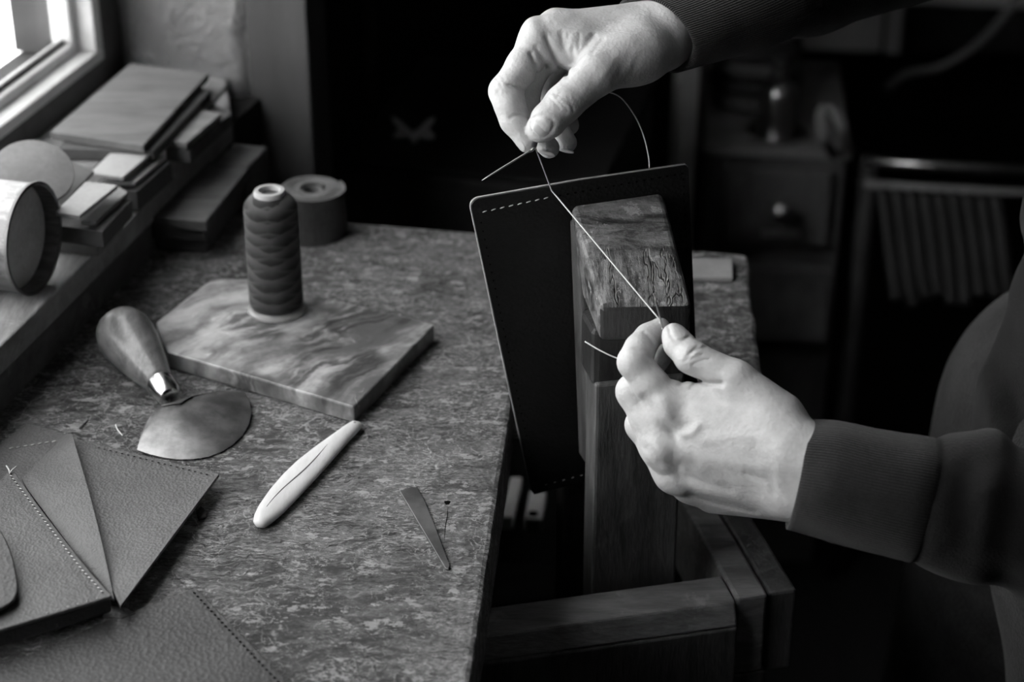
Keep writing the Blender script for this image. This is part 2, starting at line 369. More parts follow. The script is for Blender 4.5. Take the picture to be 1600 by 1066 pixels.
M = dict(
    bench=bench_mat(), marble=marble_mat(), skin=skin_mat(), thread=thread_mat(), plaster=plaster_mat(), glass=glass_mat(),
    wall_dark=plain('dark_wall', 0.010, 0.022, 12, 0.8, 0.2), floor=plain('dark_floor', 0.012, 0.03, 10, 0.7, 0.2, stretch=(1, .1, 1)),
    ceil=plain('grey_ceiling', 0.20, 0.26, 6, 0.9, 0.1), wall_lower=plain('lower_wall', 0.06, 0.10, 14, 0.85, 0.2),
    post_paint=plain('painted_post', 0.06, 0.085, 14, 0.7, 0.3, stretch=(3, 3, .4)),
    frame_paint=plain('window_paint', 0.50, 0.66, 18, 0.5, 0.4, 0.0004), frame_dark=wood_mat('dark_window_wood', 0.03, 0.06, (1, 1, 1)),
    stone=plain('outer_stone', 0.05, 0.075, 18, 0.9, 0.1),
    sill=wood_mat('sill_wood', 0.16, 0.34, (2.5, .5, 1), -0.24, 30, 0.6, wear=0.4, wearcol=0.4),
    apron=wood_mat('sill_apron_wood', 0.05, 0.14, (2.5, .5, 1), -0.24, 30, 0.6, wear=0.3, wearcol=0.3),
    clamp=wood_mat('clamp_wood', 0.03, 0.11, (3, 3, .5), 0, 40, 0.38, 0.5, 0.0008, 0.12, 0.3),
    jaw=jaw_mat(), jaw_dark=wood_mat('dark_jaw_wood', 0.010, 0.045, (3, 3, .6), 0, 40, 0.35, 0.4, 0.0008),
    beam=wood_mat('base_beam_wood', 0.07, 0.20, (.5, 3, 3), 0.23, 36, 0.42, 0.5, 0.0008, 0.35, 0.36),
    handle=wood_mat('polished_handle_wood', 0.045, 0.17, (1.6, .5, 1.6), 0.5, 60, 0.28, 0.5, 0.0002),
    steel=metal_mat('scuffed_steel', 0.15, 0.27, 0.42, (1, 1, 1)), ferrule=metal_mat('bright_ferrule', 0.5, 0.62, 0.22), needle=metal_mat('needle_steel', 0.40, 0.5, 0.4),
    iron=metal_mat('dull_iron', 0.13, 0.2, 0.5), tin=metal_mat('scratched_tin', 0.15, 0.28, 0.5, (1, 1, 6)), tin_in=plain('tin_end', 0.35, 0.60, 24, 0.5, 0.4),
    bone=plain('polished_bone', 0.50, 0.64, 26, 0.4, 0.45, 0.0002, (3, .6, 1), -0.4, detail=7),
    bone_line=plain('bone_grain_line', 0.22, 0.36, 60, 0.5, 0.3, 0),
    lea_black=leather_mat('black_leather', 0.006, 0.011, 0.5, 0.3), lea_edge=plain('raw_leather_edge', 0.30, 0.45, 120, 0.8, 0.2),
    lea_mid=leather_mat('dark_grey_leather', 0.058, 0.088, 0.5, 0.35, 0.0005, 620), lea_mid2=leather_mat('grained_grey_leather', 0.062, 0.096, 0.52, 0.35, 0.0006, 560),
    lea_dark=leather_mat('deep_grey_leather', 0.032, 0.052, 0.5, 0.35, 0.0005, 420), hole=plain('pricked_hole', 0.004, 0.006, 20, 0.9, 0.0, 0),
    stitch=plain('pale_waxed_thread', 0.50, 0.62, 300, 0.5, 0.3, 0), linen=plain('linen_thread', 0.55, 0.7, 400, 0.5, 0.3, 0), dthread=plain('dark_thread', 0.12, 0.2, 300, 0.6, 0.2, 0),
    board_a=plain('pale_board', 0.17, 0.25, 22, 0.7, 0.25, 0.0006), board_b=plain('grey_board', 0.14, 0.24, 22, 0.7, 0.25, 0.0006, (.6, 2, 1)),
    board_c=plain('light_card', 0.28, 0.38, 22, 0.7, 0.2, 0.0004), board_d=plain('dark_sheet', 0.05, 0.08, 22, 0.6, 0.3, 0.0004), board_e=wood_mat('big_board_wood', 0.085, 0.15, (.5, 2.5, 1), 0.1, 30, 0.6),
    crate=wood_mat('dark_crate_wood', 0.05, 0.11, (.5, 2, 1), 0, 30, 0.6), core=plain('spool_core', 0.28, 0.38, 40, 0.5, 0.4, 0), roll=leather_mat('strap_roll_leather', 0.02, 0.05, 0.5, 0.4),
    rolltop=plain('strap_roll_edge', 0.07, 0.16, 60, 0.6, 0.3),
    sweater=cloth_mat('dark_sweater', 0.006, 0.015), cuff=cloth_mat('ribbed_cuff', 0.008, 0.019, 400.0, 0.0004), jeans=cloth_mat('dark_denim', 0.020, 0.045, None, 0.0012, 500),
    bg_wood=wood_mat('cabinet_wood', 0.06, 0.15, (1, 1, .5), 0, 20, 0.5), bg_grey=plain('dim_grey_board', 0.16, 0.26, 14, 0.7, 0.2), bg_paper=plain('dim_paper', 0.6, 0.7, 8, 0.8, 0.2, 0), bg_dark=plain('dim_dark', 0.02, 0.05, 14, 0.6, 0.3),
    lid_dark=plain('black_lid', 0.010, 0.022, 14, 0.7, 0.15), strap_dark=plain('dim_strap', 0.008, 0.024, 14, 0.5, 0.3), bright_wood=plain('fresh_wood', 0.7, 0.82, 30, 0.6, 0.2), bg_metal=metal_mat('dim_metal', 0.4, 0.5, 0.28), bg_pale=plain('dim_pale', 0.6, 0.75, 14, 0.7, 0.2), brass=metal_mat('old_brass', 0.2, 0.3, 0.3),
)
def plastic_mat():
    t = NT('clear_flange'); t.base(0.55); t.b.inputs['Transmission Weight'].default_value = 0.55
    return t.fin(0.25, 0.5)
M['flange'] = plastic_mat()

def nail_mat():
    t = NT('fingernail'); t.base(t.mix(t.noise(120, 3), 0.42, 0.5)); return t.fin(0.22, 0.6)
M['nail'] = nail_mat()

# ------------------------------------------------------------------ the room
ST = 'structure'
R0, R1, U0, U1, ZF, ZC = -0.014, 2.4, -2.6, 2.0, -Z0, 1.70
W1 = (-1.40, 0.050, 0.070, 1.25)          # window 1: u0, u1, z0, z1
N1 = (-1.46, 0.088)   # niche the window sits in
RW, RO = -0.133, -0.205                    # window plane, outer face
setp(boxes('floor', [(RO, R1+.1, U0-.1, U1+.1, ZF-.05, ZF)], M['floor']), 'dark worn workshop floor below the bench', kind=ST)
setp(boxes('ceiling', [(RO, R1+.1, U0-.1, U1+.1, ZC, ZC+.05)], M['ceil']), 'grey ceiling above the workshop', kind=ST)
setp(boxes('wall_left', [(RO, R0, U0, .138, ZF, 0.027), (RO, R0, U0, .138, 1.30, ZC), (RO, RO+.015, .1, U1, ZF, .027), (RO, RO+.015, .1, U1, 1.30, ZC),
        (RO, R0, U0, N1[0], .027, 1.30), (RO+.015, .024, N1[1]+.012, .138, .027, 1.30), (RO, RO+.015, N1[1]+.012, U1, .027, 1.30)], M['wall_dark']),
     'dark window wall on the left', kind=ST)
setp(boxes('wall_outer', [(RO, RW-.030, N1[0], N1[1], -.05, W1[2]-.004),
        (RO, RW-.030, W1[1]-.010, N1[1]+.01, W1[2], 1.30), (RO, RW-.030, N1[0], W1[0], W1[2], 1.30),
        (RO, RW-.030, N1[0], N1[1], 1.25, 1.30)], M['stone']),
     'pale stone reveal outside the window', kind=ST)
# plaster cheek of the niche, with an uneven edge
vs, fs = [], []
nr, nz = 24, 90
for j in range(nz+1):
    for i in range(nr+1):
        r = RW + (0.112+0.004*math.sin(j*1.3)*math.sin(j*.37)+.003*random.random()*(i == nr))*i/nr
        vs.append(rm(r, 0.088 + 0.002*math.sin(i*.9+j*.5)*random.random() + (0.012*max(0, (i-nr+2)/2) if i > nr-2 else 0), .027+(1.27)*j/nz))
for j in range(nz):
    for i in range(nr):
        a = j*(nr+1)+i; fs.append((a, a+1, a+nr+2, a+nr+1))
setp(mesh('wall_niche', vs, fs, M['plaster'], smooth=True), 'rough plaster cheek of the window niche', kind=ST)
setp(boxes('trim_1', [(-.022, .031, .092, .14, -.8, 1.70)], M['post_paint'], bevel=.002), 'painted upright post at the niche corner', kind=ST)
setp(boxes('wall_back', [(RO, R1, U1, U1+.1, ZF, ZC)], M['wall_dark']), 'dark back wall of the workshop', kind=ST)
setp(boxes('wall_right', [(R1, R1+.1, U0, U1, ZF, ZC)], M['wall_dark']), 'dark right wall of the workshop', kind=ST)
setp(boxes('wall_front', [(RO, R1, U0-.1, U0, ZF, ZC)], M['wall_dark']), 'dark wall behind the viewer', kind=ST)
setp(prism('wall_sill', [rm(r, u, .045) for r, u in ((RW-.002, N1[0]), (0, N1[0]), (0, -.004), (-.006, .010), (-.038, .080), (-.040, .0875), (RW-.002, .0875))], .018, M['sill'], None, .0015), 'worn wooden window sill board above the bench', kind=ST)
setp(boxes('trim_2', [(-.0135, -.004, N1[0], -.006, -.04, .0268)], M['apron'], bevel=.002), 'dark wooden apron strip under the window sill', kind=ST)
setp(boxes('trim_3', [(RW-.029, RW+.002, W1[1], N1[1], .045, 1.30), (RW-.029, RW+.002, N1[0], N1[1], .045, W1[2]-.004)], M['frame_dark'], bevel=.001), 'dark wooden lining round the window', kind=ST)
def window(name, W, label):
    u0, u1, z0, z1 = W
    e = bpy.data.objects.new(name, None); COL.objects.link(e); e.location = rm(RW, (u0+u1)/2, z0); setp(e, label, kind=ST)
    fr = .014
    rbox('sill_rail', RW-.029, RW+.003, u0, u1, z0-.004, z0+.006, M['frame_paint'], e, .0015)
    rbox('head_rail', RW-.029, RW+.003, u0, u1, z1-fr, z1, M['frame_paint'], e, .0015)
    for (a, b) in ((u0, u0+fr), (u1-fr, u1)): rbox('jamb', RW-.029, RW+.003, a, b, z0+.006, z1-fr, M['frame_paint'], e, .0015)
    ru = [(u0+fr, (u0+u1)/2-.012), ((u0+u1)/2+.012, u1-fr)]
    rbox('mullion', RW-.029, RW-.005, (u0+u1)/2-.012, (u0+u1)/2+.012, z0+.006, z1-fr, M['frame_paint'], e, .0015)
    for (a, b) in ru:
        sh = rbox('sash_rail', RW-.030, RW-.012, a, b, z0+.006, z0+.015, M['frame_paint'], e, .002)
        rbox('sash_rail', RW-.030, RW-.012, a, b, z1-fr-.012, z1-fr, M['frame_paint'], e, .002)
        for (c, d) in ((a, a+.011), (b-.011, b)): rbox('sash_stile', RW-.030, RW-.012, c, d, z0+.015, z1-fr-.012, M['frame_paint'], e, .002)
        rbox('glazing_bead', RW-.022, RW-.018, a+.011, b-.011, z0+.015, z0+.019, M['frame_dark'], e, .001)
        rbox('pane', RW-.026, RW-.023, a+.010, b-.010, z0+.014, z1-fr-.011, M['glass'], e)
window('window_1', W1, 'painted wooden window with dusty panes above the sill')

# ------------------------------------------------------------------ work bench
bench = empty('work_bench', (-.1, 1.0, 0), 'old scarred wooden workbench with chipped grainy top', 'workbench')
BL = lambda t: RS + RV*(-.0125) + UV*t           # left edge along the wall
def V2(x, y, z=0.0): return Vector((x, y, Z0+z))
far0 = Vector((-.1157, 1.319)); fd = Vector((.982, -.188)).normalized()
out = []
a = BL(-.98); b = BL(-.055)
out += [V2(a.x, a.y), V2(b.x, b.y)]
for k in range(1, 19):
    p = far0 + fd*(-.11+ (.11+.292)*k/18); out.append(V2(p.x, p.y + random.uniform(-.0008, .0008)))
for k in range(1, 10): out.append(V2(.171-.010*k/9 + random.uniform(-.0012, .0012), 1.262-.187*k/9))
out.append(V2(.060, 1.076)); out.append(V2(.001, 1.0755))
for k in range(1, 60):
    y = 1.07-.62*k/59; out.append(V2(.0015-.022*(1.07-y)/.3 + random.uniform(-.0003, .0003), y))
prism('bench_top', out, .045, M['bench'], bench, .003)
kc = on(699, 786, 0)      # knot with its drying split near the right edge
mesh('knot', [kc+Vector((0,0,.0002))]+[kc+Vector((.0017*(1+.25*math.sin(3*q))*math.cos(q), .0026*(1+.2*math.cos(2*q))*math.sin(q), .0001)) for q in np.linspace(0, 2*math.pi, 15)[:-1]], [(0, 1+i, 1+(i+1) % 14) for i in range(14)], M['hole'], bench)
for pts in ([(700,792),(699,806),(696,822),(694,846)]  ,):
    c_ = crom([on(x, y, .0001) for x, y in pts], 5); nn_ = len(c_)
    tube('split', c_, [.00005+.00018*math.sin(math.pi*i/(nn_-1)) for i in range(nn_)], M['hole'], bench, 6, (Vector((0,0,1)), .25))
for (x, y) in ((-.42, .55), (-.10, .55), (-.10, 1.20), (.12, 1.20)):
    hexa('leg', [Vector((x+i, y+j, z)) for z in (0.0, Z0-.046) for (i, j) in ((-.03,-.03),(.03,-.03),(.03,.03),(-.03,.03))], M['clamp'], bench, .003)
hexa('shelf', [Vector((x, y, z)) for z in (.52, .545) for (x, y) in ((-.13, 1.02), (.13, 1.17), (.13, 1.24), (-.13, 1.24))], M['bg_wood'], bench, .002)

# ------------------------------------------------------------------ stitching clamp
CO = Vector((.0325, 1.0188, 0)); cw = Vector((.974, .225, 0)).normalized(); cn = Vector((cw.y, -cw.x, 0))
def cl(w, D, z): return CO + cw*w + cn*D + Vector((0, 0, Z0+z))
def clbox(name, w0, w1, D0, D1, z0, z1, mat, parent, bevel=.002, dD=0.0):
    return hexa(name, [cl(w0,D0+dD,z0), cl(w1,D0+dD,z0), cl(w1,D1+dD,z0), cl(w0,D1+dD,z0), cl(w0,D0,z1), cl(w1,D0,z1), cl(w1,D1,z1), cl(w0,D1,z1)], mat, parent, bevel)
clamp = empty('stitching_clamp', cl(.03, 0, -Z0), 'tall old wooden clamp with scuffed jaws gripping the black leather', 'clamp')
hexa('jaw_block', [cl(.006,.013,.094), cl(.056,.013,.094), cl(.052,.0785,.092), cl(.0015,.0690,.0925),
                   cl(.000,.002,.149), cl(.057,.002,.152), cl(.0515,.0785,.1165), cl(.001,.0690,.1165)], M['jaw'], clamp, .004, 3)
jb = bpy.data.objects['jaw_block'].data; jb.materials.append(M['jaw_dark'])
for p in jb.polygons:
    if p.normal.dot(cn) > .8 and abs(p.normal.z) < .4: p.material_index = 1  # darker wood colour on the jaw's front face, also used for the collar
hexa('jaw_plate', [cl(.008,.003,-.02), cl(.058,.003,-.02), cl(.058,.032,-.02), cl(.010,.032,-.02),
                   cl(.000,.0025,.140), cl(.057,.0025,.140), cl(.057,.013,.140), cl(.001,.013,.140)], M['clamp'], clamp, .002)
clbox('jaw_collar', .003, .060, .020, .049, .052, .0905, M['jaw_dark'], clamp, .004)
clbox('jaw_leg', .0045, .0585, .030, .052, -Z0, .056, M['clamp'], clamp, .002, .006)
hexa('rear_jaw_block', [cl(.003,-.060,.090), cl(.055,-.060,.090), cl(.055,-.0075,.080), cl(.003,-.0075,.080),
                   cl(.003,-.060,.110), cl(.055,-.060,.110), cl(.057,-.0075,.138), cl(.001,-.0075,.138)], M['jaw'], clamp, .003)
clbox('rear_jaw_leg', .002, .056, -.030, -.008, -Z0, .085, M['clamp'], clamp, .003, .004)
# low frame under the clamp
hexa('front_beam', [cl(-.16,.060,-.0995), cl(.0855,.060,-.0995), cl(.0855,.0940,-.0995), cl(-.16,.0940,-.0995),
                    cl(-.16,.060,-.085), cl(.0855,.060,-.085), cl(.0855,.0870,-.085), cl(-.16,.0870,-.085)], M['beam'], clamp, .0015, 2)
clbox('front_board', -.16, .0855, .0640, .0945, -.30, -.1000, M['clamp'], clamp, .0015)
clbox('side_rail', .0865, .1065, -.12, .0865, -.142, -.084, M['beam'], clamp, .002)
clbox('side_rail', .1085, .1265, -.12, .0830, -.146, -.086, M['clamp'], clamp, .002)
for (w, D) in ((-.14, .06), (.087, .06), (.087, -.10)):
    clbox('base_leg', w, w+.022, D, D+.026, -Z0, -.1425 if w > 0 else -.1705, M['clamp'], clamp, .002)

# ------------------------------------------------------------------ black leather pocket in the clamp
pocket = empty('leather_pocket', cl(.02, 0, -.05), 'black leather pocket clamped upright with half-stitched top seam', 'leather pocket')
TL, TR, BLc, BRc = cl(-.0585, 0, .157), cl(.0715, 0, .1665), cl(-.0205, 0, -.0475), cl(.0885, 0, -.030)
def quadpt(s, t):
    """s left to right, t top to bottom"""
    return (TL*(1-s)+TR*s)*(1-t) + (BLc*(1-s)+BRc*s)*t
def pocket_outline(off, grow=0.0):
    pts = []
    for k in range(6, -1, -1):      # rounded top-left corner
        q = math.pi/2*k/6
        pts.append(quadpt(.045*(1-math.sin(q)) - grow, .028*(1-math.cos(q)) - grow*.5))
    pts = [quadpt(0-grow, .5)] + pts + [quadpt(.5, -.004-grow*.6), quadpt(.985, -grow*.5), quadpt(1+grow, .012), quadpt(1+grow, .5), quadpt(1+grow*.5, 1), quadpt(.5, 1.002), quadpt(.01, 1), quadpt(0-grow, .985)]
    return [p + cn*off for p in pts]
fp = prism('front_panel', pocket_outline(.0014), .0014, M['lea_black'], pocket, .0003, -cn)
prism('back_panel', pocket_outline(-.0002, .003), .0016, M['lea_black'], pocket, .0003, -cn)
vs, fs = [], []
def strip(path, w):  # raw cut edge along the pocket's outline, one welt of light leather
    k = len(vs)
    for p in path: vs.extend([p+cn*w[0], p+cn*w[1]])
    for i in range(len(path)-1): fs.append((k+2*i, k+2*i+1, k+2*i+3, k+2*i+2))
eo = pocket_outline(0.0)
ed = [eo[-1], eo[0]] + eo[1:8] + [eo[8], eo[9], eo[10]]
cen = quadpt(.5, .5)
tube('raw_edge', [p + (p-cen).normalized()*.0003 for p in ed], .0006, M['lea_edge'], pocket, 6)
# stitch: a short slanted thread lozenge, shared mesh
def stitch_mesh(L=.0034, w=.0005):
    vs, fs = [], []; n = 6; ks = [-1, -.7, 0, .7, 1]; rr = [.25, .8, 1, .8, .25]
    for k, r in zip(ks, rr):
        for j in range(n):
            q = 2*math.pi*j/n; vs.append((k*L/2, w*r*math.cos(q), w*r*math.sin(q)))
    for i in range(4):
        for j in range(n): fs.append((i*n+j, i*n+(j+1)%n, (i+1)*n+(j+1)%n, (i+1)*n+j))
    fs.append(tuple(range(n))); fs.append(tuple(4*n+j for j in range(n)))
    me = bpy.data.meshes.new('stitch'); me.from_pydata(vs, [], fs); me.materials.append(M['stitch'])
    me.polygons.foreach_set('use_smooth', [True]*len(me.polygons)); return me
SM = stitch_mesh()
def stitches(path, pitch, normal, parent, me=SM, tilt=0.18, scale=1.0):
    """separate stitches along a polyline; parent is a mesh part at the origin or an Empty"""
    L = [0.0]
    for i in range(len(path)-1): L.append(L[-1]+(path[i+1]-path[i]).length)
    n = int(L[-1]/pitch)
    for k in range(n):
        d = (k+.5)*pitch; i = max(j for j in range(len(L)-1) if L[j] <= d)
        t = (d-L[i])/(L[i+1]-L[i]); p = path[i].lerp(path[i+1], t)
        x = (path[i+1]-path[i]).normalized(); y = normal.cross(x).normalized()
        x2 = (x*math.cos(tilt)+y*math.sin(tilt)).normalized(); y2 = normal.cross(x2).normalized()
        mt = Matrix(((x2.x, y2.x, normal.x, p.x), (x2.y, y2.y, normal.y, p.y), (x2.z, y2.z, normal.z, p.z), (0,0,0,1)))
        o = bpy.data.objects.new('stitch', me); COL.objects.link(o)
        o.matrix_world = mt @ Matrix.Scale(scale, 4)
        o.parent = parent
        if parent.type == 'EMPTY': o.matrix_parent_inverse = Matrix.Translation(-Vector(parent.location))
def holes(path, pitch, normal, parent, rad=.0006, mat=None):
    vs, fs = [], []
    L = [0.0]
    for i in range(len(path)-1): L.append(L[-1]+(path[i+1]-path[i]).length)
    for k in range(int(L[-1]/pitch)):
        d = (k+.5)*pitch; i = max(j for j in range(len(L)-1) if L[j] <= d)
        p = path[i].lerp(path[i+1], (d-L[i])/(L[i+1]-L[i])); x = (path[i+1]-path[i]).normalized(); y = normal.cross(x)
        b = len(vs); n = 8
        for j in range(n):
            q = 2*math.pi*j/n; vs.append(p + x*(1.5*rad*math.cos(q)) + y*(rad*math.sin(q)) + normal*.00012)
        vs.append(p + normal*-.0002)
        for j in range(n): fs.append((b+j, b+(j+1)%n, b+n))
    o = mesh('stitch_hole', vs, fs, mat or M['hole'], parent); o['kind'] = 'stuff'; return o
ns = cn
off = cn*.0016
stitches([quadpt(.035, .042)+off, quadpt(.365, .030)+off], .0052, ns, fp, scale=.85)
holes([quadpt(.385, .030)+off, quadpt(.975, .024)+off, quadpt(.972, .30)+off], .0046, ns, fp)
holes([quadpt(.03, .06)+off, quadpt(.035, .97)+off], .0055, ns, fp, .0004)
stitches([quadpt(.06, .975)+off, quadpt(.52, .975)+off], .0058, ns, fp, scale=.5)

# ------------------------------------------------------------------ signed-distance modelling for the figure
class Field:
    def __init__(s, lo, hi, h):
        s.lo = np.array(lo, np.float32); s.h = h
        n = [int(math.ceil((hi[i]-lo[i])/h))+1 for i in range(3)]
        ax = [s.lo[i]+h*np.arange(n[i], dtype=np.float32) for i in range(3)]
        s.X, s.Y, s.Z = np.meshgrid(*ax, indexing='ij')
        s.n = n
    def big(s): return np.full(s.n, 1.0, np.float32)
    def cone(s, a, b, ra, rb):
        a = np.array(a, np.float32); d = np.array(b, np.float32)-a; L2 = float(d@d)+1e-12
        px, py, pz = s.X-a[0], s.Y-a[1], s.Z-a[2]
        t = np.clip((px*d[0]+py*d[1]+pz*d[2])/L2, 0, 1)
        return np.sqrt((px-t*d[0])**2+(py-t*d[1])**2+(pz-t*d[2])**2) - (ra+(rb-ra)*t)
    def ball(s, c, r): return np.sqrt((s.X-c[0])**2+(s.Y-c[1])**2+(s.Z-c[2])**2)-r
    def pix(s):
        """image coordinates of the grid, only to place fine relief"""
        if not hasattr(s, 'px'):
            zc = s.Z-(Z0+CAMH); d = s.Y*CP - zc*SP; up = s.Y*SP + zc*CP
            s.px = 800+FPX*s.X/d; s.py = 533-FPX*up/d; s.pd = d
        return s.px, s.py, s.pd
    def groove(s, F, pts, width, depth):
        """carve (depth>0) or raise (depth<0) a line; points are world positions, sizes in metres"""
        for i in range(len(pts)-1):
            a, b = at(*pts[i]), at(*pts[i+1])
            F += depth*np.exp(-(s.cone(a, b, 0, 0)/width)**2)
        return F
    def crease(s, F, pts, width, depth, far):
        """skin crease or ridge on the near side of the form, pressed in straight from the front; far limits how deep"""
        px, py, pd = s.pix(); q = None
        for i in range(len(pts)-1):
            (ax, ay), (bx, by) = pts[i], pts[i+1]; dx, dy = bx-ax, by-ay
            t = np.clip(((px-ax)*dx+(py-ay)*dy)/(dx*dx+dy*dy+1e-9), 0, 1)
            e = (px-ax-t*dx)**2+(py-ay-t*dy)**2; q = e if q is None else np.minimum(q, e)
        q = np.sqrt(q)*pd/FPX
        F += depth*np.exp(-(q/width)**2)*np.clip((far-pd)/.002, 0, 1)
        return F
def smin(a, b, k):
    h = np.clip(0.5+0.5*(b-a)/k, 0, 1); return b*(1-h)+a*h - k*h*(1-h)
def nets(F, lo, h):
    n = F.shape; c = tuple(i-1 for i in n)
    acc = np.zeros(c+(3,), np.float32); cnt = np.zeros(c, np.float32)
    cor = [(i, j, k) for i in (0, 1) for j in (0, 1) for k in (0, 1)]
    sl = lambda o: tuple(slice(o[a], o[a]+c[a]) for a in range(3))
    for a in cor:
        for ax in range(3):
            if a[ax] == 0:
                b = list(a); b[ax] = 1
                f0, f1 = F[sl(a)], F[sl(b)]; m = (f0 < 0) != (f1 < 0)
                t = f0[m]/(f0[m]-f1[m])
                p = np.tile(np.array(a, np.float32), (t.size, 1)); p[:, ax] += t
                acc[m] += p; cnt[m] += 1
    act = cnt > 0; idx = np.full(c, -1, np.int64); idx[act] = np.arange(int(act.sum()))
    ijk = np.argwhere(act).astype(np.float32)
    V = (ijk + acc[act]/cnt[act][:, None])*h + np.array(lo, np.float32)
    Q = []
    for ax in range(3):
        o = [a for a in range(3) if a != ax]
        s0 = [slice(1, -1)]*3; s1 = [slice(1, -1)]*3; s0[ax] = slice(0, -1); s1[ax] = slice(1, None)
        g0, g1 = F[tuple(s0)] < 0, F[tuple(s1)] < 0
        P = np.argwhere(g0 != g1); inside = (g0 & ~g1)[tuple(P.T)]
        P[:, o[0]] += 1; P[:, o[1]] += 1
        def cell(d0, d1):
            q = P.copy(); q[:, o[0]] -= d0; q[:, o[1]] -= d1; return idx[tuple(q.T)]
        q = np.stack([cell(1, 1), cell(0, 1), cell(0, 0), cell(1, 0)], 1)
        fl = inside if ax != 1 else ~inside
        q[~fl] = q[~fl][:, ::-1]
        Q.append(q)
    return V, np.concatenate(Q)
def relax(V, Q, it, lam=0.5):
    e = np.concatenate([Q[:, [0, 1]], Q[:, [1, 2]], Q[:, [2, 3]], Q[:, [3, 0]]]); n = len(V)
    for _ in range(it):
        S = np.zeros_like(V); C = np.zeros(n, np.float32)
        np.add.at(S, e[:, 0], V[e[:, 1]]); np.add.at(C, e[:, 0], 1)
        np.add.at(S, e[:, 1], V[e[:, 0]]); np.add.at(C, e[:, 1], 1)
        V = V + lam*(S/C[:, None]-V)
    return V
def np_mesh(name, V, Q, mat):
    me = bpy.data.meshes.new(name)
    me.vertices.add(len(V)); me.vertices.foreach_set('co', V.astype(np.float32).ravel())
    me.loops.add(Q.size); me.loops.foreach_set('vertex_index', Q.astype(np.int32).ravel())
    me.polygons.add(len(Q)); me.polygons.foreach_set('loop_start', (np.arange(len(Q))*4).astype(np.int32))
    me.polygons.foreach_set('loop_total', np.full(len(Q), 4, np.int32))
    me.polygons.foreach_set('use_smooth', np.ones(len(Q), bool))
    me.update(calc_edges=True); me.validate(); me.materials.append(mat)
    return me
def bounds(prims, pad):
    P = np.array([list(p)+[r] for pr in prims for (p, r) in ((pr[0], pr[2]), (pr[1], pr[3]))])
    return (P[:, :3]-P[:, 3:]).min(0)-pad, (P[:, :3]+P[:, 3:]).max(0)+pad

def build_hand(D0, fingers, palm, grooves, h, kpalm=.007):
    """fingers: lists of (px, py, offset mm, radius mm) joints; palm: pairs of such joints"""
    J = lambda q: (at(q[0], q[1], D0+q[2]/1000.0), q[3]/1000.0)
    pr = [];
    for f in fingers:
        for i in range(len(f)-1):
            (a, ra), (b, rb) = J(f[i]), J(f[i+1]); pr.append((a, b, ra, rb))
    for (p, q) in palm:
        (a, ra), (b, rb) = J(p), J(q); pr.append((a, b, ra, rb))
    lo, hi = bounds(pr, .004); fl = Field(lo, hi, h)
    allf = None; k = 0
    for f in fingers:
        g = None
        for i in range(len(f)-1):
            a, b, ra, rb = pr[k]; k += 1
            c = fl.cone(a, b, ra, rb); g = c if g is None else smin(g, c, .0035)
        allf = g if allf is None else smin(allf, g, .0011)
    P = None
    for _ in palm:
        a, b, ra, rb = pr[k]; k += 1
        c = fl.cone(a, b, ra, rb); P = c if P is None else smin(P, c, .010)
    F = smin(allf, P, kpalm)
    for (pts, w, dp, far) in grooves: fl.crease(F, pts, w/1000.0, (1.9 if dp > 0 else 1.2)*dp/1000.0, D0+far/1000.0)
    V, Q = nets(F, lo, h)
    return relax(V, Q, 1), Q
def nail(c, nrm, along, L, W, curve):
    """curved nail plate: grid vertices and quads"""
    nrm = nrm.normalized(); along = (along - nrm*along.dot(nrm)).normalized(); side = along.cross(nrm)
    n, m = 10, 8; V, Q = [], []
    for i in range(n+1):
        s = -1+2*i/n
        wl = W*(1-.10*(s < 0)*s*s)*math.sqrt(max(0.0, 1-abs(s)**5*.75))
        for j in range(m+1):
            t = -1+2*j/m
            V.append(c + along*(s*L) + side*(t*wl) - nrm*(curve*(t*wl/W)**2 + .0006*s*s + (.0006 if abs(t) == 1 or i in (0,) else 0)))
    for i in range(n):
        for j in range(m): a = i*(m+1)+j; Q.append((a, a+1, a+m+2, a+m+1))
    return np.array([list(v) for v in V], np.float32), np.array(Q)

person = empty('person', (.40, 1.06, 0), 'person in a dark sweater sewing leather with needle and thread', 'person')
HV = 0.00085
# --- left hand, low, pinching thread in front of the jaw
DL = 1.035
thumbL = [(1216,650,-19.7,13.5), (1150,592,-16.7,9.6), (1082,560,-10.3,8.8), (1060,537,-4.7,7.6), (1053,524,-2.5,6.6)]
indexL = [(1046,640,0,11.5), (1018,602,-1,9.2), (992,566,0,9), (1000,545,5,8), (1013,527,10,7), (1031,513,12,5.8)]
middleL = [(1038,698,4,11.5), (1012,655,7,9.2), (990,612,10,9.2), (1004,588,26,8), (1033,556,24,6.5)]
ringL = [(1054,738,13.3,10.5), (1026,700,18,9), (1003,664,24,8.8), (1022,640,44,7.6), (1046,612,42,6.4)]
pinkyL = [(1080,756,23,9.5), (1050,730,34,8), (1031,712,42,7.8), (1046,688,55,6.6), (1066,668,49.3,5.6)]
palmL = [((1228,690,-25.7,14),(1046,640,0,11)), ((1230,714,-22,15),(1038,698,4,11)), ((1232,742,-16.3,15),(1054,738,13.3,10)), ((1232,764,-8.3,14.5),(1080,756,23,9.2)),
         ((1228,772,4.3,14.5),(1115,772,29.2,11)), ((1150,618,-10.7,10.5),(1076,620,-1.3,8)), ((1210,722,7.3,16),(1085,690,24.2,12)), ((1205,660,-17.8,12.5),(1120,655,-1.7,10)),
         ((1246,710,-24.7,17.5),(1330,742,-36.7,20)), ((1244,758,-14.3,17.5),(1330,780,-26.7,20))]
